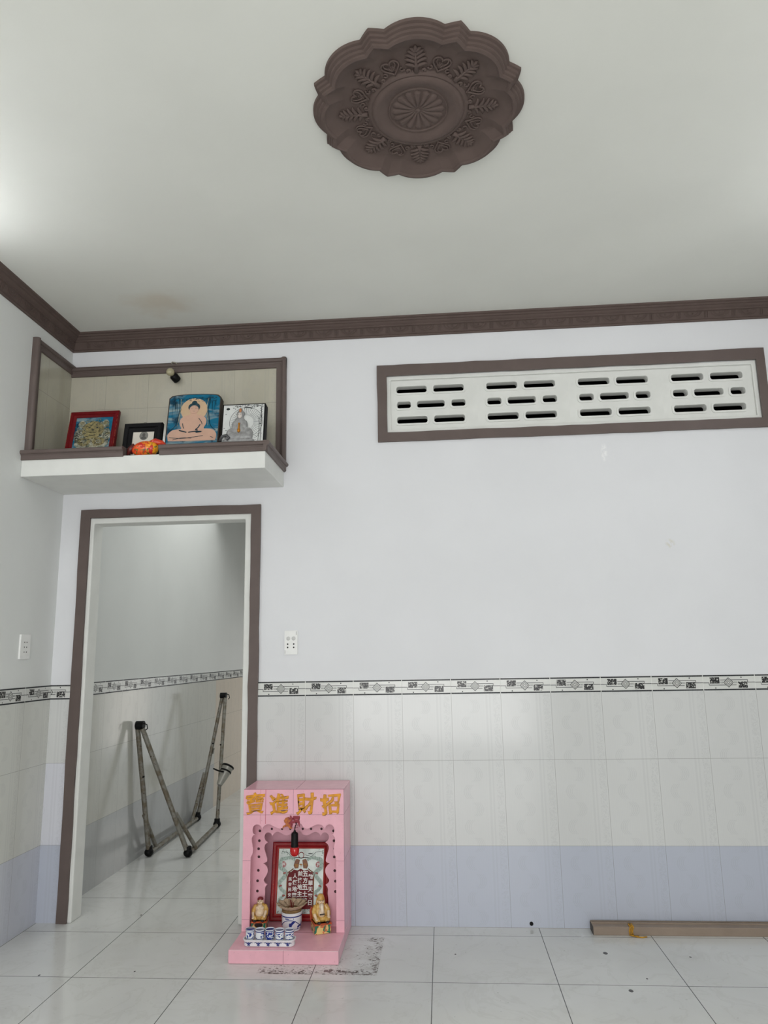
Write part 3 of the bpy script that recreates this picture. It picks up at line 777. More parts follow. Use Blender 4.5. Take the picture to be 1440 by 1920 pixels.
# silver relief picture in black box frame
o = lean('relief_picture', (1.080, -0.220, 2.2915), 0, 0.13, 'square silver relief of robed seated figure in black box frame', 'relief picture')
MB().box(-.115, .115, -.035, .018, 0, .318).build('box_frame', 'black_frame', o, bevel=.002)
mm = MB(); mm.plate([rect(-.109, .109, .004, .312)], (0, -.0352, 0), X_, Z_, NY, .0008, 0)
ZM[:] = [0.095, 0.70]
def L2(pts, w_=.0009, mi=1, y=.0368): flatline(mm, [(q.x, q.y) for q in catmull([Vector((a, b, 0)) for a, b in pts], 5)], y, mi, w_)
cxh, czh, rh = .015, .165, .088
AS = 1.38
L2([(cxh + rh * math.cos(t), czh + AS * rh * math.sin(t)) for t in [2 * PI * q / 30 for q in range(31)]], .0009)
for q in range(44):
    t = 2 * PI * q / 44; L2([(cxh + .04 * math.cos(t), czh + AS * .04 * math.sin(t)), (cxh + .082 * math.cos(t), czh + AS * .082 * math.sin(t))], .0006)
flat(mm, [(cxh + rh * 1.03 * math.cos(t), czh + AS * rh * 1.03 * math.sin(t)) for t in [1.2 + q * .06 for q in range(10)]] + [(cxh + rh * .93 * math.cos(t), czh + AS * rh * .96 * math.sin(t)) for t in [1.68 - q * .05 for q in range(10)]], .0365, 1)
flat(mm, ell(-.085, .278, .010, .010, 14), .0365, 1)
for k in range(130):
    if random.random() < .45: x = random.uniform(-.06, .10); z = .306 - abs(random.gauss(0, .010))
    else: z = random.uniform(.01, .30); x = .094 + random.gauss(0, .006) - max(0, (.09 - z)) * .35
    a = random.uniform(0, PI); r = random.uniform(.003, .006)
    flat(mm, [(x + r * math.cos(a), z + r * math.sin(a)), (x - r * .3 * math.sin(a), z + r * .3 * math.cos(a)), (x - r * math.cos(a), z - r * math.sin(a)), (x + r * .3 * math.sin(a), z - r * .3 * math.cos(a))], .0365, 1)
L2([(.095, .01), (.097, .15), (.094, .29)], .0012); L2([(.083, .01), (.086, .10), (.084, .2)], .001)
for x, z in ((-.095, .235), (-.055, .285), (-.09, .1), (-.1, .12), (-.07, .095)): flat(mm, ell(x, z, .005, .002, 8), .0365, 1)
mm.build('print', ['silver', 'dark_print'], o); ZM[:] = [0.0, 1.0]
mm = MB(); Yb = -.040
for (x, z, rx, ry, rz_) in [(-.015, .205, .019, .012, .026), (-.015, .225, .024, .010, .026), (-.015, .252, .012, .008, .018), (-.018, .150, .032, .014, .05), (-.02, .10, .045, .016, .05), (-.02, .045, .078, .018, .038), (-.065, .07, .022, .012, .035), (.03, .07, .026, .012, .04), (-.045, .13, .015, .014, .035), (.012, .13, .014, .014, .04), (-.02, .012, .09, .016, .02)]:
    mm.ball((x, Yb, .095 + .72 * z), (rx, ry, rz_ * .8), 0, 14)
mm.build('relief_figure', 'silver_relief', o, remesh=.003)
mm = MB(); mm.ball((-.016, -.057, .172), (.005, .005, .018), 0, 10); mm.ball((-.016, -.057, .155), (.009, .007, .012), 0, 10); mm.tube([(-.016, -.057, .186), (-.016, -.057, .196)], [.003, .006], 10)
mm.build('gold_vase', 'gold', o, smooth='all')
mm = MB(); mm.ball((-.015, -.049, .274), (.007, .005, .013), 0, 10); mm.build('crown_jewel', simple('copper_jewel', (196, 130, 84), .35, .3), o, smooth='all')
for q_ in (-1, 1):
    mm = MB(); mm.ball((-.015 + q_ * .0055, -.0578, .247), (.003, .0007, .0012), 0, 8); mm.build('eye', 'dark_print', o)
mm = MB(); mm.ball((-.015, -.054, .243), (.0125, .004, .017), 0, 14); mm.build('face', simple('pearl_relief', (214, 206, 200), .4), o, smooth='all')
# a curled dark plume at the foot of the picture (lotus support)
mm = MB(); mm.tube([Vector((-.118, -.05, .10)), Vector((-.102, -.055, .125)), Vector((-.08, -.056, .130)), Vector((-.065, -.056, .115)), Vector((-.078, -.055, .102))], [.006, .008, .008, .007, .004], 8)
mm.build('lotus_scroll', simple('tarnished_silver', (96, 96, 98), .4, .4), o, smooth='all')

# orange painted ornament in the rail gap
def ornament_mat():
    m, b = new_mat('orange_floral_glaze', 0.3); v, x, y, z = coords()
    n = noise(v, 38, 3, .6, .8)
    col = mix(x.smooth(-.03, .06) , lin((226, 84, 26)), lin((240, 166, 30)))
    col = mix(n.smooth(.52, .57), col, lin((196, 26, 28)))
    col = mix(noise(v, 55, 2, .5, 1.2).smooth(.60, .63), col, lin((70, 110, 40)))
    set_col(b, col); return m
M['orn'] = ornament_mat(); M['orn_red'] = simple('deep_red_glaze', (176, 28, 26), .3, 0, .2, 50, rgb2=(214, 70, 30))
o = thing('ornament', (0.62, -0.395, 2.2905), math.radians(10), 'orange and yellow floral bird-shaped ornament lying in the gap of the shelf rail', 'ornament')
mm = MB(); R3 = Matrix.Rotation(math.radians(-14), 3, 'Y')
mm.ball((0.0, 0, .041), (.062, .038, .038), 0, 20, R3); mm.ball((.035, 0, .042), (.036, .036, .036), 0, 16)
mm.build('body', 'orn', o, remesh=.004)
mm = MB(); mm.tube([(.02, 0, .066), (.055, 0, .078), (.085, .005, .072), (.108, .012, .058)], [.012, .018, .014, .005], 10); mm.tube([(.03, .02, .07), (.06, .03, .08), (.092, .035, .068)], [.008, .013, .004], 10)
mm.build('tail', 'orn_red', o, smooth='all')
mm = MB(); mm.tube([(-.045, 0, .058), (-.07, 0, .034), (-.080, .005, .010)], [.014, .014, .006], 10); mm.tube([(-.03, .02, .062), (-.055, .028, .048), (-.07, .03, .02)], [.008, .016, .005], 10)
mm.build('wing', simple('maroon_glaze', (96, 28, 26), .35, 0, .2, 60), o, smooth='all')

# small lamp on the niche moulding
M['bulb_glass'] = simple('frosted_bulb_glass', (176, 168, 138), .15, 0, .08, 60)
o = thing('small_lamp', (0.617, -0.05, 2.86), 0, 'unlit small globe bulb in black socket on the niche top moulding', 'lamp')
R3 = Matrix.Rotation(math.radians(-38), 3, 'Y') @ Matrix.Rotation(math.radians(48), 3, 'X')
mm = MB(); mm.lathe([(.020, -.030), (.023, -.026), (.023, .006), (.019, .012), (.016, .014)], (.012, 0, -.010), 20, 0, R3); mm.build('socket', 'black', o, smooth=True)
q = Vector((.012, 0, -.010)) + R3 @ Vector((0, 0, .034)); mm = MB(); mm.ball(q, .023, 0, 20); mm.lathe([(.014, .010), (.013, .022), (.018, .028)], (.012, 0, -.010), 16, 0, R3); mm.build('bulb', 'bulb_glass', o, smooth='all')
mm = MB(); mm.tube([(.0, .035, .07), (-.012, .012, .075), (-.004, .0, .078), (.012, .01, .078), (.022, .03, .07)], .0035, 8); mm.tube([(.02, .03, -.02), (.018, .045, .0), (.0, .035, .07)], .0022, 6); mm.build('wire', simple('grey_wire', (150, 146, 132), .5), o, smooth='all')

# ---------------------------------------------------------------- sockets and drain
M['sock'] = simple('socket_plastic', (242, 242, 240), .3, 0, .02)
M['sock_dark'] = simple('socket_hole', (10, 10, 10), .6)
o = thing('wall_socket', (1.2965, 0, 1.3615), 0, 'white wall socket with round switches and two pin pairs right of the doorway', 'socket')
MB().plate([rrect(0, 0, .069, .123, .004)], (0, 0, 0), X_, Z_, NY, .009, 0).build('plate', 'sock', o, bevel=.002); plate_ = o.children[0]
M['sock_disc'] = simple('socket_disc', (206, 206, 204), .35)
for sx in (-.014, .014):
    MB().lathe([(.0105, 0), (.0105, .001), (.009, .002), (.0, .0022)], (sx, -.009, .021), 20, 0, Matrix.Rotation(PI / 2, 3, 'X')).build('knockout', 'sock_disc', plate_, smooth=True)
mm = MB()
for sx in (-.017, .015):
    for sz in (-.008, -.025): MB().plate([ell(sx, sz, .0042, .0042, 12)], (0, -.0088, 0), X_, Z_, NY, .0004, 0).build('pin_hole', 'sock_dark', plate_)
for a, z in ((.028, .048), (-.031, -.048)): MB().box(a - .0008, a + .0008, -.0094, -.0088, z - .009, z + .009).build('cover_slot', 'sock_dark', plate_)
o = thing('wall_socket', (0, -0.283, 1.361), 0, 'narrow white socket with three pin pairs on the left wall', 'socket')
MB().plate([rrect(0, 0, .088, .122, .004)], (0, 0, 0), Y_, Z_, X_, .009, 0).build('plate', 'sock', o, bevel=.002); plate_ = o.children[0]
mm = MB()
for z in (.022, -.002, -.026):
    for y in (-.010, .010): MB().plate([ell(y, z, .0035, .0035, 12)], (.0088, 0, 0), Y_, Z_, X_, .0004, 0).build('pin_hole', 'sock_dark', plate_)
o = MB().plate([ell(0, 0, .009, .009, 20), ell(0, 0, .0062, .0062, 20)[::-1]], (0, -TT, 0), X_, Z_, NY, .003, 0).plate([ell(0, 0, .0062, .0062, 20)], (0, -TT, 0), X_, Z_, NY, .001, 0).build('pipe_stub', 'black', loc=None)
o.location = (2.468, 0, .018); tag(o, 'small black pipe end poking through the wall tiles just above the floor', 'pipe')

# ---------------------------------------------------------------- door rail lying on the floor
M['profile'] = simple('brown_aluminium', (150, 134, 120), .45, .1, .05, 14, spec=.4)
o = thing('metal_profile', (2.742, -0.06, 0), 0, 'long brown metal profile lying along the foot of the tiled wall', 'metal profile')
mm = MB(); pr = [(-.034, .0008), (.040, .0008), (.040, .040), (.034, .040), (.034, .036), (.018, .036), (.018, .041), (.010, .041), (.010, .037), (.004, .036), (-.030, .036), (-.034, .033)]
n = len(pr); vs = [(x, y, z) for x in (0, 1.34) for y, z in pr]
mm.add(vs, [(i, (i + 1) % n, n + (i + 1) % n, n + i) for i in range(n)] + [tuple(range(n)), tuple(range(n, 2 * n))[::-1]])
mm.build('channel', 'profile', o)
mm = MB(); mm.box(-.0015, 0, -.034, .040, .001, .036); mm.build('end_face', simple('cut_end', (70, 62, 56), .6), o)
mm = MB()
for k in range(3):
    x = .165 + .007 * k; mm.tube([(x, -.0370, .002), (x - .004, -.0375, .020), (x + .003, -.036, .037), (x, -.02, .040), (x + .002, .0, .0405)], .0028, 6)
mm.tube([(.17, -.043, .005), (.19, -.058, .003), (.215, -.062, .003), (.235, -.054, .003)], .0028, 6); mm.tube([(.16, -.043, .006), (.18, -.052, .004), (.2, -.05, .003)], .0025, 6)
mm.build('string_tie', simple('yellow_twine', (206, 150, 30), .7, 0, .2, 80), o, smooth='all')

# ---------------------------------------------------------------- pink shrine
def pink_mat(name, rgb=(240, 182, 196)):
    m, b = new_mat(name, 0.25, 0, 0.35); v, x, y, z = coords()
    c = lin(rgb); n = noise(v, 22, 3)
    col = mix(n.smooth(.3, .7), c, tuple(k * .95 for k in c[:3]) + (1,))
    col = mix(noise(v, 120, 2).gt(.72) * .3, col, lin((150, 96, 104)))
    set_col(b, col); bump(b, noise(v, 6, 1), .2, .002); return m
M['pink'] = pink_mat('pink_glazed_tile'); M['seam'] = simple('tile_seam', (120, 62, 70), .7); M['seam_light'] = simple('white_seam', (240, 214, 218), .6)
SH = Vector((1.364, -0.14, 0))
shr = thing('shrine', SH, 0, 'pink tiled house shrine with gold characters standing on the floor beside the doorway', 'shrine'); shr['_w'] = 1
X0, X1, YF, YB2 = 1.126, 1.602, -0.255, -0.010
ZP, ZT = 0.055, 0.675
mm = MB(); mm.box(X0 - .001, X1 + .001, -0.462, YB2 - .001, 0.0008, ZP); mm.build('plinth', 'pink', shr, bevel=.002)
mm = MB(); mm.box(X0, X0 + .012, YF + .009, YB2, ZP, ZT - .008); mm.build('side_panel', 'pink', shr)
mm = MB(); mm.box(X1 - .012, X1, YF + .009, YB2, ZP, ZT - .008); mm.build('side_panel', 'pink', shr)
mm = MB(); mm.box(X0 + .012, X1 - .012, YB2 - .010, YB2, ZP, ZT - .008); mm.build('back_panel', 'pink', shr)
mm = MB(); mm.box(X0, X1, YF + .001, YB2, ZT - .008, ZT); mm.build('top_panel', 'pink', shr, bevel=.0015)
# front panel outline (half, mirrored)
CX = 1.364
half = [(.201, .36), (.200, .375), (.192, .39), (.190, .408), (.1935, .428), (.197, .45), (.195, .462), (.188, .471), (.181, .472)]
half2 = [(.181, .472), (.190, .479), (.1935, .493), (.190, .508), (.180, .517), (.168, .518), (.157, .513), (.150, .503), (.1475, .495)]
half3 = [(.1475, .495), (.142, .508), (.130, .517), (.115, .519), (.098, .513), (.080, .504), (.066, .500), (.052, .503), (.044, .512), (.036, .521), (.026, .524), (.017, .518), (.013, .506)]
def sm(pts): return [(q.x, q.y) for q in catmull([Vector((a, b, 0)) for a, b in pts], 4)]
HF = sm(half)[:-1] + sm(half2)[:-1] + sm(half3)
def arch(cx, HFp, xo, z0, z1, zpil, xin):
    out = [(cx - xo, z0), (cx - xin, z0), (cx - xin, zpil)] + [(cx - a, b) for a, b in HFp] + [(cx + a, b) for a, b in HFp[::-1]] + [(cx + xin, zpil), (cx + xin, z0), (cx + xo, z0), (cx + xo, z1), (cx - xo, z1)]
    return out
mm = MB(); mm.plate([arch(CX, HF, .238, ZP, ZT - .001, .359, .201)], (0, YF, 0), X_, Z_, Y_, .009, 0); front_arch = mm.build('front_arch', 'pink', shr, bevel=.0012)
# inner arch with lamp holes
inn = [(.152, .10), (.152, .17), (.149, .195), (.150, .215), (.145, .228), (.139, .233)]
inn2 = [(.139, .233), (.152, .243), (.156, .255), (.150, .265), (.139, .285), (.139, .305), (.150, .321), (.160, .3265)]
inn3 = [(.160, .3265), (.142, .335), (.142, .35), (.148, .37), (.155, .395), (.150, .412), (.138, .421)]
inn4 = [(.138, .421), (.151, .431), (.155, .448), (.148, .461), (.137, .465), (.124, .460), (.117, .448)]
inn5 = [(.117, .448), (.109, .460), (.092, .468), (.078, .464), (.062, .456), (.048, .452), (.032, .456), (.022, .466), (.012, .470), (.004, .462)]
HI = sm(inn)[:-1] + sm(inn2)[:-1] + sm(inn3)[:-1] + sm(inn4)[:-1] + sm(inn5)
outl = arch(CX, HI, .225, ZP, .60, ZP + .002, .152)
holes = [ell(CX + s_ * x, z, .0064, .0064, 14) for s_ in (-1, 1) for x, z in [(.178, .472), (.180, .428), (.183, .392), (.181, .356), (.183, .296), (.186, .250), (.186, .205)]] + [ell(CX + x, .481, .0056, .0056, 14) for x in (-.12, -.07, -.03, .03, .07, .12)]
mm = MB(); mm.plate([outl] + holes, (0, -.175, 0), X_, Z_, Y_, .008, 0); inner_arch = mm.build('inner_arch', 'pink', shr, bevel=.001)
M['hole'] = simple('dark_brown_hole', (64, 28, 32), .6)
for h_ in holes: MB().plate([h_], (0, -.1748, 0), X_, Z_, Y_, .003, 0).build('lamp_hole', 'hole', inner_arch)
# seams
mm = MB(); E = .0004; yq = YF - .0004
def seam(x0, x1, z0, z1, m=0): mm.box(x0, x1, yq, yq + .0008, z0, z1, m)
seam(X0, X1, .5603, .5611); seam(X0, CX - .201, .3592, .36); seam(CX + .201, X1, .3592, .36); seam(X0, CX - .201, .1065, .1073); seam(CX + .201, X1, .1065, .1073)
seam(CX - .0008, CX + .0002, .561, ZT); mm.box(1.2305, 1.2325, yq, yq + .0008, .52, ZT, 2); mm.box(1.2065, 1.2075, yq, yq + .0008, .52, ZT, 2)
mm.box(1.3645, 1.3655, -.4626, -.4612, .002, ZP, 0); mm.box(X0, X1, -.4625, -.4612, ZP - .0015, ZP - .0003, 1)
mm.box(X0, X1, YF - .0002, YF + .0008, ZT - .0012, ZT + .0002, 0); mm.box(X0, X1, YF - .0008, YF + .0006, ZP - .0002, ZP + .0008, 0)
mm.box(X1 - .0002, X1 + .0013, -.256, -.2545, .0, .056, 0); mm.box(X1 - .0006, X1 + .0004, YF + .008, YF + .009, ZP, ZT, 0)
mm.obox((1.377, -.14, ZT + .0002), (.0012, .25, .0006), Matrix.Rotation(0, 3, 'Z'), 0)
for z in (.36, .561): mm.box(X1 - .0004, X1 + .0004, YF, YB2, z - .0004, z + .0004, 0)
mm.build('tile_joints', ['seam', 'seam_light', simple('red_crack', (196, 84, 96), .6)], shr)
# gold characters, brush written
def brush(m, ch, hh):
    fine = .45 if ch == '\u5bf6' else 1.0
    for dx, dz, mi, t in [(.0022, -.0018, 1, .0010), (-.0018, .0014, 1, .0010), (.0, -.0022, 1, .0010), (.0, .0, 0, .0020), (.0016, .0008, 0, .0018), (-.0012, -.0010, 0, .0019)]:
        k = len(m.v); text_into(m, ch, dx * fine, dz * fine, hh, (0, 0, 0), X_, Z_, NY, t, mi, bold=.012 * fine, wscale=1.0)
        for i in range(k, len(m.v)):
            x, y, z = m.v[i]; f = x * 70 + z * 95
            m.v[i] = (x * (1.0 + .10 * math.sin(z * 60)) + .0022 * math.sin(f) + .0012 * math.sin(x * 260), y, z + .0024 * math.cos(x * 120) + x * .09 + .0012 * math.sin(z * 280))
M['char_gold'] = simple('orange_gold_paint', (232, 158, 14), .4, 0, .05, 40, rgb2=(196, 128, 20))
M['char_brown'] = simple('ochre_outline', (168, 112, 24), .5)
for ch, x, z, hh in (('\u5bf6', 1.182, .612, .092), ('\u9032', 1.297, .610, .088), ('\u8ca1', 1.423, .611, .092), ('\u62db', 1.540, .609, .090)):
    mm = MB(); brush(mm, ch, hh)
    mm.build('gold_character', ['char_gold', 'char_brown'], front_arch, recalc=False, loc=(0, 0, 0)).location = (x, YF - .0003, z)

# sticker with the good luck character
o = thing('luck_sticker', (1.358, YF - .002, .502), 0, 'dark red luck character sticker with torn gold paper at the shrine arch top', 'sticker')
mm = MB(); text_into(mm, '\u798f', .010, .030, .054, (0, 0, 0), X_, Z_, NY, .0015, 0, bold=.035)
mm.build('red_character', simple('dark_red_foil', (140, 24, 44), .35), o, recalc=False)
mm = MB(); lp = [(-.038, .035), (-.030, .046), (-.016, .050), (-.004, .046), (-.006, .02), (.004, .0), (-.006, -.004), (-.020, .008), (-.034, .006), (-.046, -.004), (-.042, .010), (-.026, .018), (-.036, .026)]
mm.plate([lp], (0, 0, 0), X_, Z_, NY, .0008, 0); mm.build('gold_paper', simple('torn_gold_paper', (206, 120, 40), .5, 0, .15, 90, rgb2=(150, 70, 40)), o)

# red bulb hanging on a wire
o = thing('hanging_bulb', (1.3745, -.272, .40), 0, 'red bulb in black socket hanging from the shrine arch', 'lamp')
mm = MB(); mm.lathe([(.005, .096), (.007, .088), (.013, .086), (.0162, .080), (.0162, .034), (.0172, .032), (.0168, .022)], (0, 0, 0), 22); mm.build('socket', 'black', o, smooth=True)
m, b = new_mat('red_bulb_glass', .12); b.inputs['Base Color'].default_value = lin((190, 12, 16)); b.inputs['Coat Weight'].default_value = .4; M['red_glass'] = m
mm = MB(); mm.lathe([(.0150, .026), (.0205, .020), (.0215, .006), (.0195, -.006), (.012, -.015), (.0, -.018)], (0, 0, 0), 24); mm.build('bulb', 'red_glass', o, smooth='all')
mm = MB(); mm.tube([(0, 0, .094), (.001, .0, .110), (.006, .004, .122), (.003, .016, .128), (-.002, .020, .12)], .0022, 8); mm.build('wire', 'black', o, smooth='all')

# framed tablet at the back of the shrine
M['tab_red'] = simple('tablet_red_frame', (150, 12, 22), .35, 0, .1, 40, 0, .25)
M['tab_silver'] = simple('tablet_silver_foil', (196, 204, 198), .3, .25, .08, 30)
M['tab_dark'] = simple('tablet_red_ground', (112, 8, 18), .4, 0, .08, 30, 0, .2)
M['tab_white'] = simple('tablet_white_ink', (232, 228, 224), .4, 0, .02)
M['tab_green'] = simple('dragon_green_print', (176, 198, 186), .4, 0, .12, 120)
M['tab_brown'] = simple('ochre_print', (140, 84, 42), .4, 0, .2, 120)
M['tab_line'] = simple('grey_line_print', (70, 78, 76), .4)
M['tab_rose'] = simple('rose_print', (168, 66, 66), .4)
M['orange_bead'] = simple('gilt_bead_line', (216, 96, 66), .4)
tw, th = .282, .342
o = lean('tablet_frame', (1.366, -.113, ZP + .0015), 0, .20, 'red framed tablet with white characters at the back of the shrine', 'tablet')
frame_mesh(tw, th, .030, .016).build('frame', 'tab_red', o, smooth=True)
mm = MB()
for (a, b_) in (((-tw / 2 + .027, .027), (tw / 2 - .027, .027)), ((tw / 2 - .027, .027), (tw / 2 - .027, th - .027)), ((tw / 2 - .027, th - .027), (-tw / 2 + .027, th - .027)), ((-tw / 2 + .027, th - .027), (-tw / 2 + .027, .027))):
    mm.tube([(a[0], -.0085, a[1]), (b_[0], -.0085, b_[1])], .0011, 5)
for k in range(60):
    t = k / 60; 
    for s_ in (-1, 1): mm.ball((s_ * (tw / 2 - .012), -.0152, .01 + t * (th - .02)), .0012, 0, 6)
    if k < 46:
        for z in (.012, th - .012): mm.ball((-tw / 2 + .014 + t * 1.2 * (tw - .02) * .98, -.0152, z), .0010, 0, 6)
mm.build('beading', 'orange_bead', o)
mm = MB(); mm.plate([rect(-tw / 2 + .029, tw / 2 - .029, .029, th - .029)], (0, -.0045, 0), X_, Z_, NY, .001, 0)
T0 = .0058
def squash(m, k0, y0):
    for i in range(k0, len(m.v)): m.v[i] = (m.v[i][0], y0 + (m.v[i][1] - y0) * .08, m.v[i][2])
def tf(lp, mi, lay=0): flat(mm, lp, T0 + .0004 * lay, mi, .0003)
# coordinates: x -.112..+.112, z .03.. .312
bd = [(-.064, .05), (.064, .05), (.064, .19), (.058, .208), (.046, .21), (.034, .220), (.016, .216), (0, .224), (-.016, .216), (-.034, .220), (-.046, .21), (-.058, .208), (-.064, .19)]
tf(bd, 2, 1)
cols = [(.050, '\u7269\u83ef\u5929\u5bf6\u65e5', .190, .0225, .0280), (.024, '\u4e94\u65b9\u4e94\u571f\u9f8d', .202, .0245, .0290), (-.0015, '\u524d\u5f8c\u5730\u4e3b\u8ca1', .202, .0245, .0290), (-.027, '\u4eba\u5091\u5730\u9748\u6642', .192, .0225, .0280), (-.050, '\u6c11\u5b89\u6c11\u5b89\u6c11', .178, .0165, .0225)]
for x, s_, z, hh, dz in cols:
    for i, ch in enumerate(s_): text_into(mm, ch, x, z - i * dz, hh, (0, -T0 - .0008, 0), X_, Z_, NY, .0004, 3, bold=.03)
for s_ in (-1, 1):
    tf(ell(s_ * .086, .242, .0135, .0135, 20), 7, 2); text_into(mm, '\u798f', s_ * .086, .242, .019, (0, -T0 - .0012, 0), X_, Z_, NY, .0004, 3, bold=.02)
    # coiling dragon down each side
    body = [Vector((s_ * x, z, 0)) for x, z in [(.03, .262), (.055, .272), (.078, .268), (.098, .262), (.10, .23), (.082, .216), (.070, .20), (.086, .18), (.102, .16), (.092, .135), (.074, .12), (.088, .10), (.102, .085), (.09, .06), (.074, .05)]]
    P = catmull(body, 4); nP = len(P); k0 = len(mm.v)
    mm.tube([Vector((q.x, -T0 - .0012, q.y)) for q in P], [.004 + .007 * math.sin(PI * min(1, .12 + i / nP)) for i in range(nP)], 6, 4); squash(mm, k0, -T0 - .0012)
    for i in range(0, nP - 1, 2):
        q = P[i]; d = (P[i + 1] - P[i]).normalized(); nn = Vector((-d.y, d.x, 0)) * .007
        mm.tube([Vector(((q + nn).x, -T0 - .0024, (q + nn).y)), Vector(((q - nn + d * .004).x, -T0 - .0024, (q - nn + d * .004).y))], .0003, 4, 6)
    for x, z in ((.078, .205), (.095, .15), (.078, .108), (.095, .07)): tf(ell(s_ * x, z, .007, .004, 10), 7, 7); tf(ell(s_ * (x + .004), z - .003, .004, .003, 8), 5, 8)
    tf(ell(s_ * .045, .290, .012, .003, 12), 6, 2)
    flatline(mm, [(s_ * .02, .285), (s_ * .05, .278), (s_ * .07, .296), (s_ * .095, .30)], T0 + .001, 6, .0009)
    for k in range(12):
        a = random.uniform(0, 2 * PI); x = s_ * random.uniform(.06, .105); z = random.uniform(.278, .305); flatline(mm, [(x, z), (x + .008 * math.cos(a), z + .008 * math.sin(a))], T0 + .001, 4, .0009)
    tf([(s_ * .006, .262), (s_ * .022, .268), (s_ * .030, .258), (s_ * .036, .238), (s_ * .030, .224), (s_ * .012, .226)], 5, 2)
    flatline(mm, [(s_ * .036, .224), (s_ * .050, .214), (s_ * .066, .205), (s_ * .068, .19)], T0 + .001, 5, .0022)
    flatline(mm, [(s_ * .066, .05), (s_ * .066, .2)], T0 + .001, 1, .0015)
for x, ch in ((.021, '\u805a'), (0, '\u5bf6'), (-.021, '\u5802')): text_into(mm, ch, x, .238, .016, (0, -T0 - .0012, 0), X_, Z_, NY, .0004, 1, bold=.03)
ring = [(.0 + .013 * math.cos(2 * PI * i / 20), .283 + .013 * math.sin(2 * PI * i / 20)) for i in range(21)]
flatline(mm, ring, T0 + .001, 7, .0016)
flatline(mm, [(-.04, .270), (-.02, .273), (0, .270), (.02, .273), (.04, .270)], T0 + .001, 6, .0018)
for k in range(50):
    x = random.uniform(-.108, .108); z = random.uniform(.032, .05); flatline(mm, [(x, z), (x + .006, z + .004)], T0 + .001, random.choice((4, 5, 6)), .0009)
mm.build('tablet', ['tab_silver', 'char_brown', 'tab_dark', 'tab_white', 'tab_green', 'tab_brown', 'tab_line', 'tab_rose'], o, recalc=False)

# blue and white porcelain
def porcelain(name, scale, th, axisz=None):
    m, b = new_mat(name, .12, 0, .5); v, x, y, z = coords()
    n = noise(v, scale, 2, .5, 1.6); k = n.smooth(th, th + .015)
    if axisz: k = k * z.between(*axisz)
    col = mix(k, lin((232, 234, 238)), lin((34, 54, 140)))
    if axisz:
        for a in (axisz[0] - .002, axisz[1] + .003): col = mix(z.between(a, a + .0022), col, lin((30, 48, 130)))
    set_col(b, col); return m
M['white_porc'] = simple('white_porcelain', (234, 235, 238), .1, 0, .02)
M['blue'] = simple('cobalt_blue', (32, 52, 136), .15, 0, .1, 100)
o = thing('incense_pot', (1.352, -.218, ZP), 0, 'blue and white porcelain incense pot with tan petalled top in the shrine middle', 'incense pot')
MB().lathe([(.036, 0.0005), (.040, .003), (.040, .010), (.043, .016), (.046, .040), (.047, .066), (.0485, .071), (.0485, .078), (.0455, .080), (.043, .076), (.042, .060)], (0, 0, 0), 40).build('pot', porcelain('pot_porcelain', 26, .56, (.012, .060)), o, smooth=True)
mm = MB(); mm.lathe([(.0475, .0645), (.0480, .0665), (.0475, .0685)], (0, 0, 0), 40)
for s_ in (-1, 1): mm.tube([( .0462 * math.sin(t * .16 * s_), -.0462 * math.cos(t * .16 * s_), .052 - .020 * (t / 6) ** 2) for t in range(8)], .0016, 6)
mm.build('blue_band', 'blue', o, smooth='all')
M['ash'] = simple('tan_ash_paper', (204, 180, 150), .7, 0, .12, 80)
M['ash_dark'] = simple('straw_packing', (142, 112, 70), .8, 0, .2, 120)
mm = MB(); mm.lathe([(.030, .058), (.044, .079), (.046, .086), (.043, .091), (.0, .092)], (0, 0, 0), 32); mm.build('incense_ash', 'ash_dark', o, smooth=True)
mm = MB()
for k in range(12):
    a = 2 * PI * k / 12 + .1; vs = []; fs = []
    for i in range(6):
        t = i / 5; r = .034 + .040 * t; z = .089 + .026 * t ** 1.4; hw = .008 + .013 * math.sin(PI * (.15 + .8 * t)) * (1.0 if t < 1 else .6)
        for q in range(5):
            u = q / 4 * 2 - 1; zz = z + .003 * u * u - (.006 * u * u if i == 5 else 0); rr = r - (.005 * u * u if i >= 4 else 0); aa = a + u * hw / rr
            for e in (0, .0012): vs.append((rr * math.cos(aa), rr * math.sin(aa), zz + e))
    def ix(i, q, e): return (i * 5 + q) * 2 + e
    for i in range(5):
        for q in range(4):
            fs.append((ix(i, q, 1), ix(i, q + 1, 1), ix(i + 1, q + 1, 1), ix(i + 1, q, 1))); fs.append((ix(i, q, 0), ix(i + 1, q, 0), ix(i + 1, q + 1, 0), ix(i, q + 1, 0)))
    for q in range(4): fs.append((ix(5, q, 0), ix(5, q, 1), ix(5, q + 1, 1), ix(5, q + 1, 0)))
    for i in range(5):
        fs.append((ix(i, 0, 0), ix(i, 0, 1), ix(i + 1, 0, 1), ix(i + 1, 0, 0))); fs.append((ix(i, 4, 0), ix(i + 1, 4, 0), ix(i + 1, 4, 1), ix(i, 4, 1)))
    mm.add(vs, fs)
mm.build('petal_ring', 'ash', o, smooth='all')
mm = MB()
for k in range(12):
    a = random.uniform(0, 2 * PI); r = random.uniform(0, .010); x, y = -.002 + r * math.cos(a), r * math.sin(a); mm.tube([(x, y, .088), (x * 1.5, y * 1.5, .088 + random.uniform(.02, .040))], .0010, 5)
mm.build('incense_stubs', simple('red_incense_sticks', (120, 22, 24), .6), o)

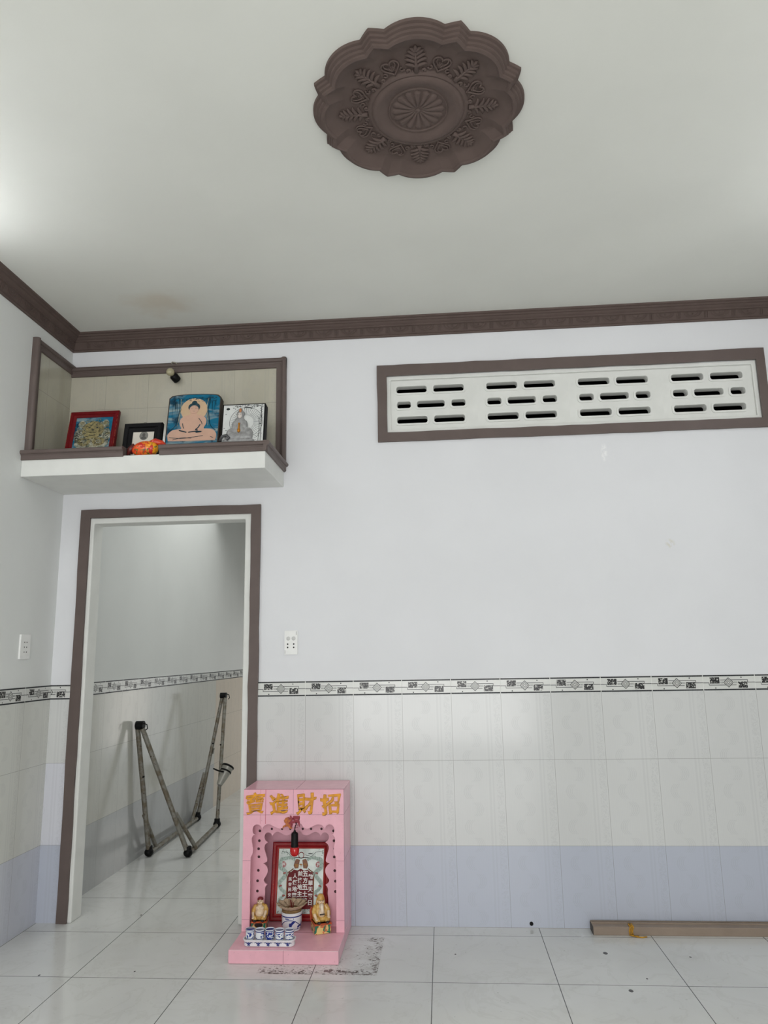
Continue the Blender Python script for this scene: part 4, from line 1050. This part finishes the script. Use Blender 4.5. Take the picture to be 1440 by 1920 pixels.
# tray and cups
o = thing('cup_tray', (1.291, -.400, ZP), 0, 'long white porcelain tray with blue sprigs on the shrine plinth', 'tray')
mm = MB(); TW, TD = .232, .066
def slab(w_, d, r, z): return [(a, b, z) for a, b in rrect(0, 0, w_, d, r, 6)]
layers = [slab(TW - .014, TD - .014, .020, .0006), slab(TW - .008, TD - .008, .024, .003), slab(TW - .010, TD - .010, .022, .018), slab(TW, TD, .028, .024), slab(TW, TD, .028, .028), slab(TW - .010, TD - .010, .022, .028), slab(TW - .012, TD - .012, .022, .020)]
n = len(layers[0]); vs = [q for l in layers for q in l]; fs = [(i * n + k, i * n + (k + 1) % n, (i + 1) * n + (k + 1) % n, (i + 1) * n + k) for i in range(len(layers) - 1) for k in range(n)] + [tuple(range(n))[::-1], tuple((len(layers) - 1) * n + k for k in range(n))]
mm.add(vs, fs); mm.build('dish', 'white_porc', o, smooth=True)
mm = MB(); yf = -(TD - .008) / 2 - .0006
for k in range(5):
    cx = -.086 + k * .043
    for (dx, dz, r) in ((0, 0, .0045), (-.006, .003, .0035), (.006, .003, .0035), (-.003, -.004, .003), (.004, -.004, .003), (0, .005, .003)): mm.ball((cx + dx, yf + .0004, .0115 + dz), (r, .0008, r * .8), 0, 8)
    for s_ in (-1, 1): mm.tube([(cx + s_ * .004, yf, .016), (cx + s_ * .012, yf, .018), (cx + s_ * .017, yf, .0165)], .0010, 5)
    mm.tube([(cx, yf, .008), (cx + .002, yf, .003)], .0007, 4)
mm.build('blue_sprigs', 'blue', o, smooth='all')
cupm = None; pos = ['first cup at the left end of the porcelain tray', 'second cup from the left on the tray', 'middle cup on the tray with the darkest blue band', 'fourth cup from the left on the tray', 'last cup at the right end of the porcelain tray']
lab = ['blue and white tea cup, ' + p for p in pos]
pm = [porcelain('cup_porcelain_a', 42, .52, (.007, .030)), porcelain('cup_porcelain_b', 42, .42, (.005, .033)), porcelain('cup_porcelain_c', 46, .53, (.007, .030))]
for k in range(5):
    o = thing('tea_cup', (1.2035 + .0437 * k, -.398 + (.002, .0, .003, -.001, .0)[k], ZP + .0205), 0.9 * k, lab[k], 'cup', 'blue and white tea cups on the tray')
    m = MB().lathe([(.0150, 0), (.0175, .002), (.0188, .008), (.0196, .026), (.0206, .038), (.0212, .042), (.0199, .042), (.0188, .032), (.0165, .008), (.0, .006)], (0, 0, 0), 28)
    m.build('cup_body', pm[(0, 2, 1, 0, 2)[k]], o, smooth=True)
    m = MB()
    if k in (1, 2, 3, 4): m.lathe([(.0205, .0350), (.0209, .0360), (.0208, .0372)], (0, 0, 0), 28)
    else: m.lathe([(.0209, .0390), (.0213, .0400), (.0213, .041)], (0, 0, 0), 28)
    m.build('rim_line', 'blue', o, smooth='all')

# seated deity figurines
M['fig_skin'] = simple('cream_glaze', (232, 206, 172), .2, 0, .08, 60)
M['fig_robe'] = simple('golden_ochre_glaze', (190, 140, 62), .2, 0, .15, 70, rgb2=(214, 178, 104))
M['fig_red'] = simple('brick_red_glaze', (190, 84, 44), .25, 0, .1, 60)
M['fig_cap'] = simple('maroon_cap_glaze', (130, 40, 46), .3)
M['fig_dark'] = simple('dark_glaze', (40, 32, 30), .3)
M['fig_white'] = simple('ivory_beard_glaze', (238, 222, 200), .25, 0, .04, 60)
def seat_mat():
    m, b = new_mat('painted_seat_glaze', .25); v, x, y, z = coords()
    n = noise(v, 45, 2, .5, .6)
    col = mix(n.smooth(.5, .56), lin((226, 200, 130)), lin((206, 120, 80)))
    col = mix(noise(v, 38, 1, .5, 1.0, (1.3, 1, 1)).smooth(.57, .62), col, lin((40, 120, 92)))
    set_col(b, col); return m
M['fig_seat'] = seat_mat()
def figurine(loc, rz, kind, label, sc_=1.0):
    o = thing('deity_figurine', loc, rz, label, 'figurine', None)
    k = sc_
    def V3(*a): return Vector(a) * k
    w_, d, h = .078 * k, .078 * k, .046 * k
    m = MB(); m.box(-w_ / 2, w_ / 2, -d / 2, d / 2, .0005, h); seat_ = m.build('seat_block', 'fig_seat', o, bevel=.004 * k)
    m = MB(); m.box(-w_ / 2 - .002, w_ / 2 + .002, -d / 2 - .002, d / 2 + .002, h - .008 * k, h); 
    if kind == 'beard':
        for s_ in (-1, 1): m.tube([V3(s_ * .040, .034, .045), V3(s_ * .042, .034, .085), V3(s_ * .036, .034, .10)], .004 * k, 6)
        m.box(-w_ / 2, w_ / 2, .032 * k, .039 * k, h, .098 * k)
    m.build('seat_rim', 'fig_red', o, bevel=.002 * k)
    m = MB()   # robe: continuous draped body
    m.ball(V3(0, .012, .080), V3(.033, .024, .040)); m.ball(V3(0, .004, .056), V3(.038, .032, .017)); m.ball(V3(0, .014, .105), V3(.027, .018, .016))
    for s_ in (-1, 1):
        m.tube([V3(s_ * .022, .010, .110), V3(s_ * .034, .0, .090), V3(s_ * .034, -.016, .070)], [.011 * k, .011 * k, .009 * k], 10)
        m.tube([V3(s_ * .012, 0, .056), V3(s_ * .026, -.026, .058), V3(s_ * .016, -.036, .050)], [.013 * k, .013 * k, .009 * k], 10)
    m.build('robe', 'fig_robe', o, remesh=.0024 * k)
    m = MB()   # skin: head, belly, hands, lower legs
    m.ball(V3(0, .004, .129), V3(.0145, .0145, .0175)); m.ball(V3(0, .006, .113), V3(.009, .009, .010)); m.ball(V3(0, -.0095, .129), V3(.003, .004, .0045))
    for s_ in (-1, 1): m.ball(V3(s_ * .0145, .004, .128), V3(.003, .004, .007)); m.ball(V3(s_ * .008, -.006, .125), V3(.0055, .005, .005))
    if kind == 'belly':
        m.ball(V3(0, -.008, .078), V3(.024, .022, .024)); m.ball(V3(-.010, -.006, .100), V3(.013, .012, .011)); m.ball(V3(.010, -.006, .100), V3(.013, .012, .011)); m.ball(V3(0, -.002, .108), V3(.013, .012, .012))
    else: m.ball(V3(0, -.008, .080), V3(.016, .016, .022)); m.ball(V3(0, 0, .105), V3(.012, .012, .012))
    hands = ((-.030, -.030, .063), (.028, -.030, .070)) 
    for hx, hy, hz in hands:
        m.tube([V3(hx * 1.15, hy * .4, hz + .018), V3(hx, hy, hz)], [.0075 * k, .006 * k], 8)
        m.ball(V3(hx, hy - .003, hz), V3(.0062, .0065, .005))
        for f in range(4): m.tube([V3(hx - .0045 + .003 * f, hy - .006, hz), V3(hx - .0045 + .003 * f, hy - .0115 + .0006 * abs(f - 1.5), hz - .001), V3(hx - .0045 + .003 * f, hy - .012, hz - .004)], .0014 * k, 6)
        m.tube([V3(hx + (.006 if hx < 0 else -.006), hy, hz + .001), V3(hx + (.009 if hx < 0 else -.009), hy - .006, hz)], .0015 * k, 6)
    body_ = m.build('body', 'fig_skin', o, remesh=.0012 * k)
    for s_ in (-1, 1):
        MB().ball(V3(s_ * .0055, -.0108, .1315), V3(.0022, .0012, .0010), 0, 8).build('eye', 'fig_dark', body_, smooth='all')
        MB().tube([V3(s_ * .003, -.0112, .1355), V3(s_ * .006, -.0110, .1368), V3(s_ * .009, -.0090, .1355)], .0007 * k, 5).build('eyebrow', 'fig_dark', body_, smooth='all')
        MB().ball(V3(s_ * .020 , -.042, .050), V3(.009, .011, .006), 0, 10).build('shoe', 'fig_dark', o, smooth='all')
    MB().tube([V3(-.004, -.0122, .1205), V3(0, -.0128, .1195), V3(.004, -.0122, .1205)], .0008 * k, 5).build('mouth', 'fig_cap', body_, smooth='all')
    if kind == 'belly': MB().ball(V3(0, -.0400 * 1.0, .030), V3(.022, .0015, .012), 0, 16).build('seat_medallion', 'fig_dark', seat_, smooth='all')
    else: MB().box(-.012 * k, .012 * k, -.028 * k, -.023 * k, .078 * k, .082 * k).build('belt_clasp', 'fig_dark', o)
    if kind == 'belly':
        m = MB(); m.ball(V3(0, .007, .139), V3(.0155, .0155, .0115)); m.build('cap', 'fig_cap', o, smooth='all')
        m = MB(); m.tube([V3(-.026, -.016, .070), V3(-.012, -.030, .064), V3(.012, -.030, .064), V3(.026, -.016, .070)], .0026 * k, 6); m.build('belt', 'fig_robe', o, smooth='all')
    else:
        m = MB(); m.lathe([(.0165 * k, .134 * k), (.0175 * k, .139 * k), (.0155 * k, .150 * k), (.010 * k, .158 * k), (0, .160 * k)], (0, .006 * k, 0), 20)
        for s_ in (-1, 1): m.tube([V3(s_ * .015, .008, .140), V3(s_ * .0185, .010, .12), V3(s_ * .016, .008, .105)], .0045 * k, 8)
        m.build('hat', 'fig_robe', o, smooth='all')
        m = MB(); m.tube([V3(0, -.010, .119), V3(0, -.018, .107), V3(0, -.023, .092), V3(.002, -.024, .078)], [.0078 * k, .0085 * k, .0065 * k, .0015 * k], 12)
        for s_ in (-1, 1): m.tube([V3(s_ * .002, -.0125, .1215), V3(s_ * .008, -.0105, .116), V3(s_ * .0085, -.012, .106)], .0022 * k, 6)
        m.build('beard', 'fig_white', o, smooth='all')
    return o
figurine((1.201, -.212, ZP), math.radians(4), 'belly', 'smiling bare-bellied seated figurine in maroon cap left inside the shrine', .90)
figurine((1.492, -.240, ZP), math.radians(24), 'beard', 'white-bearded seated figurine in ochre hat and robe right inside the shrine', .99)

# ---------------------------------------------------------------- folded metal stand in the passage
def rusty():
    m, b = new_mat('rusty_painted_steel', .5, .35); v, x, y, z = coords()
    n = noise(v, 22, 4, .65)
    col = mix(n.smooth(.42, .62), lin((138, 136, 128)), lin((116, 106, 90)))
    col = mix(noise(v, 60, 3).smooth(.62, .74), col, lin((70, 44, 28)))
    set_col(b, col); bump(b, noise(v, 160, 3), .3, .001); return m
M['rust'] = rusty()
def wp(u, v, y):   # photo measurement -> point at depth y (used once to read off the stand's joints)
    pass
o = thing('hammock_stand', (0.20, 1.6, 0), 0, 'folded rusty steel tube stand leaning in the passage behind the doorway', 'folding stand'); o['_w'] = 1
A_n, A_f = Vector((0.080, 1.025, .860)), Vector((0.240, 2.36, .975))
n1, n2 = Vector((0.098, 1.215, .022)), Vector((0.367, 1.205, .022))
f1, f2 = Vector((0.075, 2.27, .022)), Vector((0.309, 2.03, .022))
STAND = dict(A_n=A_n, A_f=A_f, n1=n1, n2=n2, f1=f1, f2=f2)
def pole(a, b, r, name='leg'): m = MB(); m.tube([a, b], r, 12); return m.build(name, 'rust', o, smooth=True)
pole(A_n + Vector((-.018, 0, -.02)), n1, .0165); pole(A_n + Vector((.018, -.01, -.02)), n2, .0165)
pole(A_f + Vector((-.014, 0, -.02)), f1, .0150); pole(A_f + Vector((.016, -.01, -.02)), f2, .0150)
pole(n1, f1, .0155, 'floor_bar'); pole(n2, f2, .0155, 'floor_bar')
pole(n1.lerp(A_n, .30) + Vector((-.012, -.01, 0)), n1.lerp(f1, .13), .0135, 'brace'); pole(n2.lerp(A_n, .31) + Vector((.02, .0, 0)), n2.lerp(f2, .16) + Vector((.02, 0, 0)), .0135, 'brace')
pole(f1.lerp(A_f, .36) + Vector((-.02, -.01, 0)), f1.lerp(n1, .14), .0135, 'brace')
def hinge(c, r, L_): m = MB(); m.tube([c + Vector((-L_, -.006, 0)), c + Vector((L_, -.006, 0))], r, 14); return m
for c, r, L_ in ((A_n, .028, .026), (A_f, .024, .026)):
    m = hinge(c, r, L_); m.tube([c + Vector((L_, -.01, .012)), c + Vector((L_ + .022, -.012, .005)), c + Vector((L_ + .028, -.012, -.02)), c + Vector((L_ + .016, -.012, -.03))], .0035, 6)
    m.build('top_hinge', 'black', o, smooth=True)
for c in (n1, n2, f1, f2):
    m = MB(); m.ball(c + Vector((0, 0, .006)), (.030, .032, .028), 0, 14); m.tube([c, c + Vector((0, .0, .045))], .022, 12); m.build('rubber_foot', 'black', o, smooth='all')
for a, b in ((A_n, n1), (A_n, n2), (A_f, f1), (A_f, f2)):
    m = MB(); q = a.lerp(b, .40); m.tube([q + Vector((0, -.017, 0)), q + Vector((0, .0, 0))], .007, 8); m.build('rivet', 'black', o, smooth=True)
for a, b, t0 in ((A_n, n1, .62), (A_f, f1, .44)):
    m = MB(); d = (b - a); nn = Vector((-.012 if a is A_n else .016, -.012, 0)); pts = []
    for k in range(41): t = t0 + .045 * k / 40; q = a.lerp(b, t) + nn; pts.append(q + Vector((.006 * math.cos(k * 1.26), .006 * math.sin(k * 1.26), 0)))
    m.tube(pts, .0018, 5); m.build('spring', simple('spring_steel', (130, 126, 116), .4, .7), o, smooth='all')
# cup-shaped holder strapped on the far leg
q = f2.lerp(A_f, .385) + Vector((.052, -.03, 0))
R3 = Matrix.Rotation(math.radians(20), 3, 'Y') @ Matrix.Rotation(math.radians(-28), 3, 'X')
m = MB(); m.lathe([(.022, -.10), (.034, -.04), (.045, .045), (.047, .05), (.042, .05), (.034, .0), (.018, -.09)], q, 22, 0, R3); m.build('cup_holder', simple('grey_cup_metal', (168, 166, 158), .4, .3), o, smooth=True)
m = MB(); m.lathe([(.046, .046), (.050, .048), (.050, .058), (.045, .062), (.041, .058), (.035, .02), (.030, -.02)], q, 22, 0, R3); m.lathe([(.0425, .008), (.0455, .010), (.0455, .018), (.0435, .020)], q, 22, 0, R3); m.tube([q + Vector((-.10, .02, .03)), q + Vector((-.05, -.02, .02)), q + Vector((0, -.045, .015))], .006, 6); m.build('black_strap', 'black', o, smooth=True)

# ---------------------------------------------------------------- lamps (off frame) that light the ceiling
M['tube_glow'] = glow('fluorescent_tube', (246, 248, 252), SIDE_LAMP * 10)
def tube_lamp(loc, side, label, L_=1.2, mat='tube_glow'):
    o = thing('tube_lamp', loc, 0, label, 'lamp')
    m = MB(); m.box(0 if side > 0 else -.03, .03 if side > 0 else 0, -L_ / 2 - .03, L_ / 2 + .03, -.025, .025); m.build('housing', 'sock', o, bevel=.003)
    m = MB(); x = .052 * side; m.tube([(x, -L_ / 2, .0), (x, L_ / 2, .0)], .014, 14); m.build('tube', mat, o, smooth=True)
    for y in (-L_ / 2, L_ / 2): MB().box(min(.028 * side, .066 * side), max(.028 * side, .066 * side), y - .008, y + .008, -.018, .018).build('end_cap', 'sock', o)
    return o
tube_lamp((0, -1.75, 2.93), 1, 'long white tube lamp mounted high on the left wall')
tube_lamp((W, -1.55, 2.93), -1, 'long white tube lamp mounted high on the right wall')

for ob in bpy.data.objects:
    if '_w' in ob: del ob['_w']
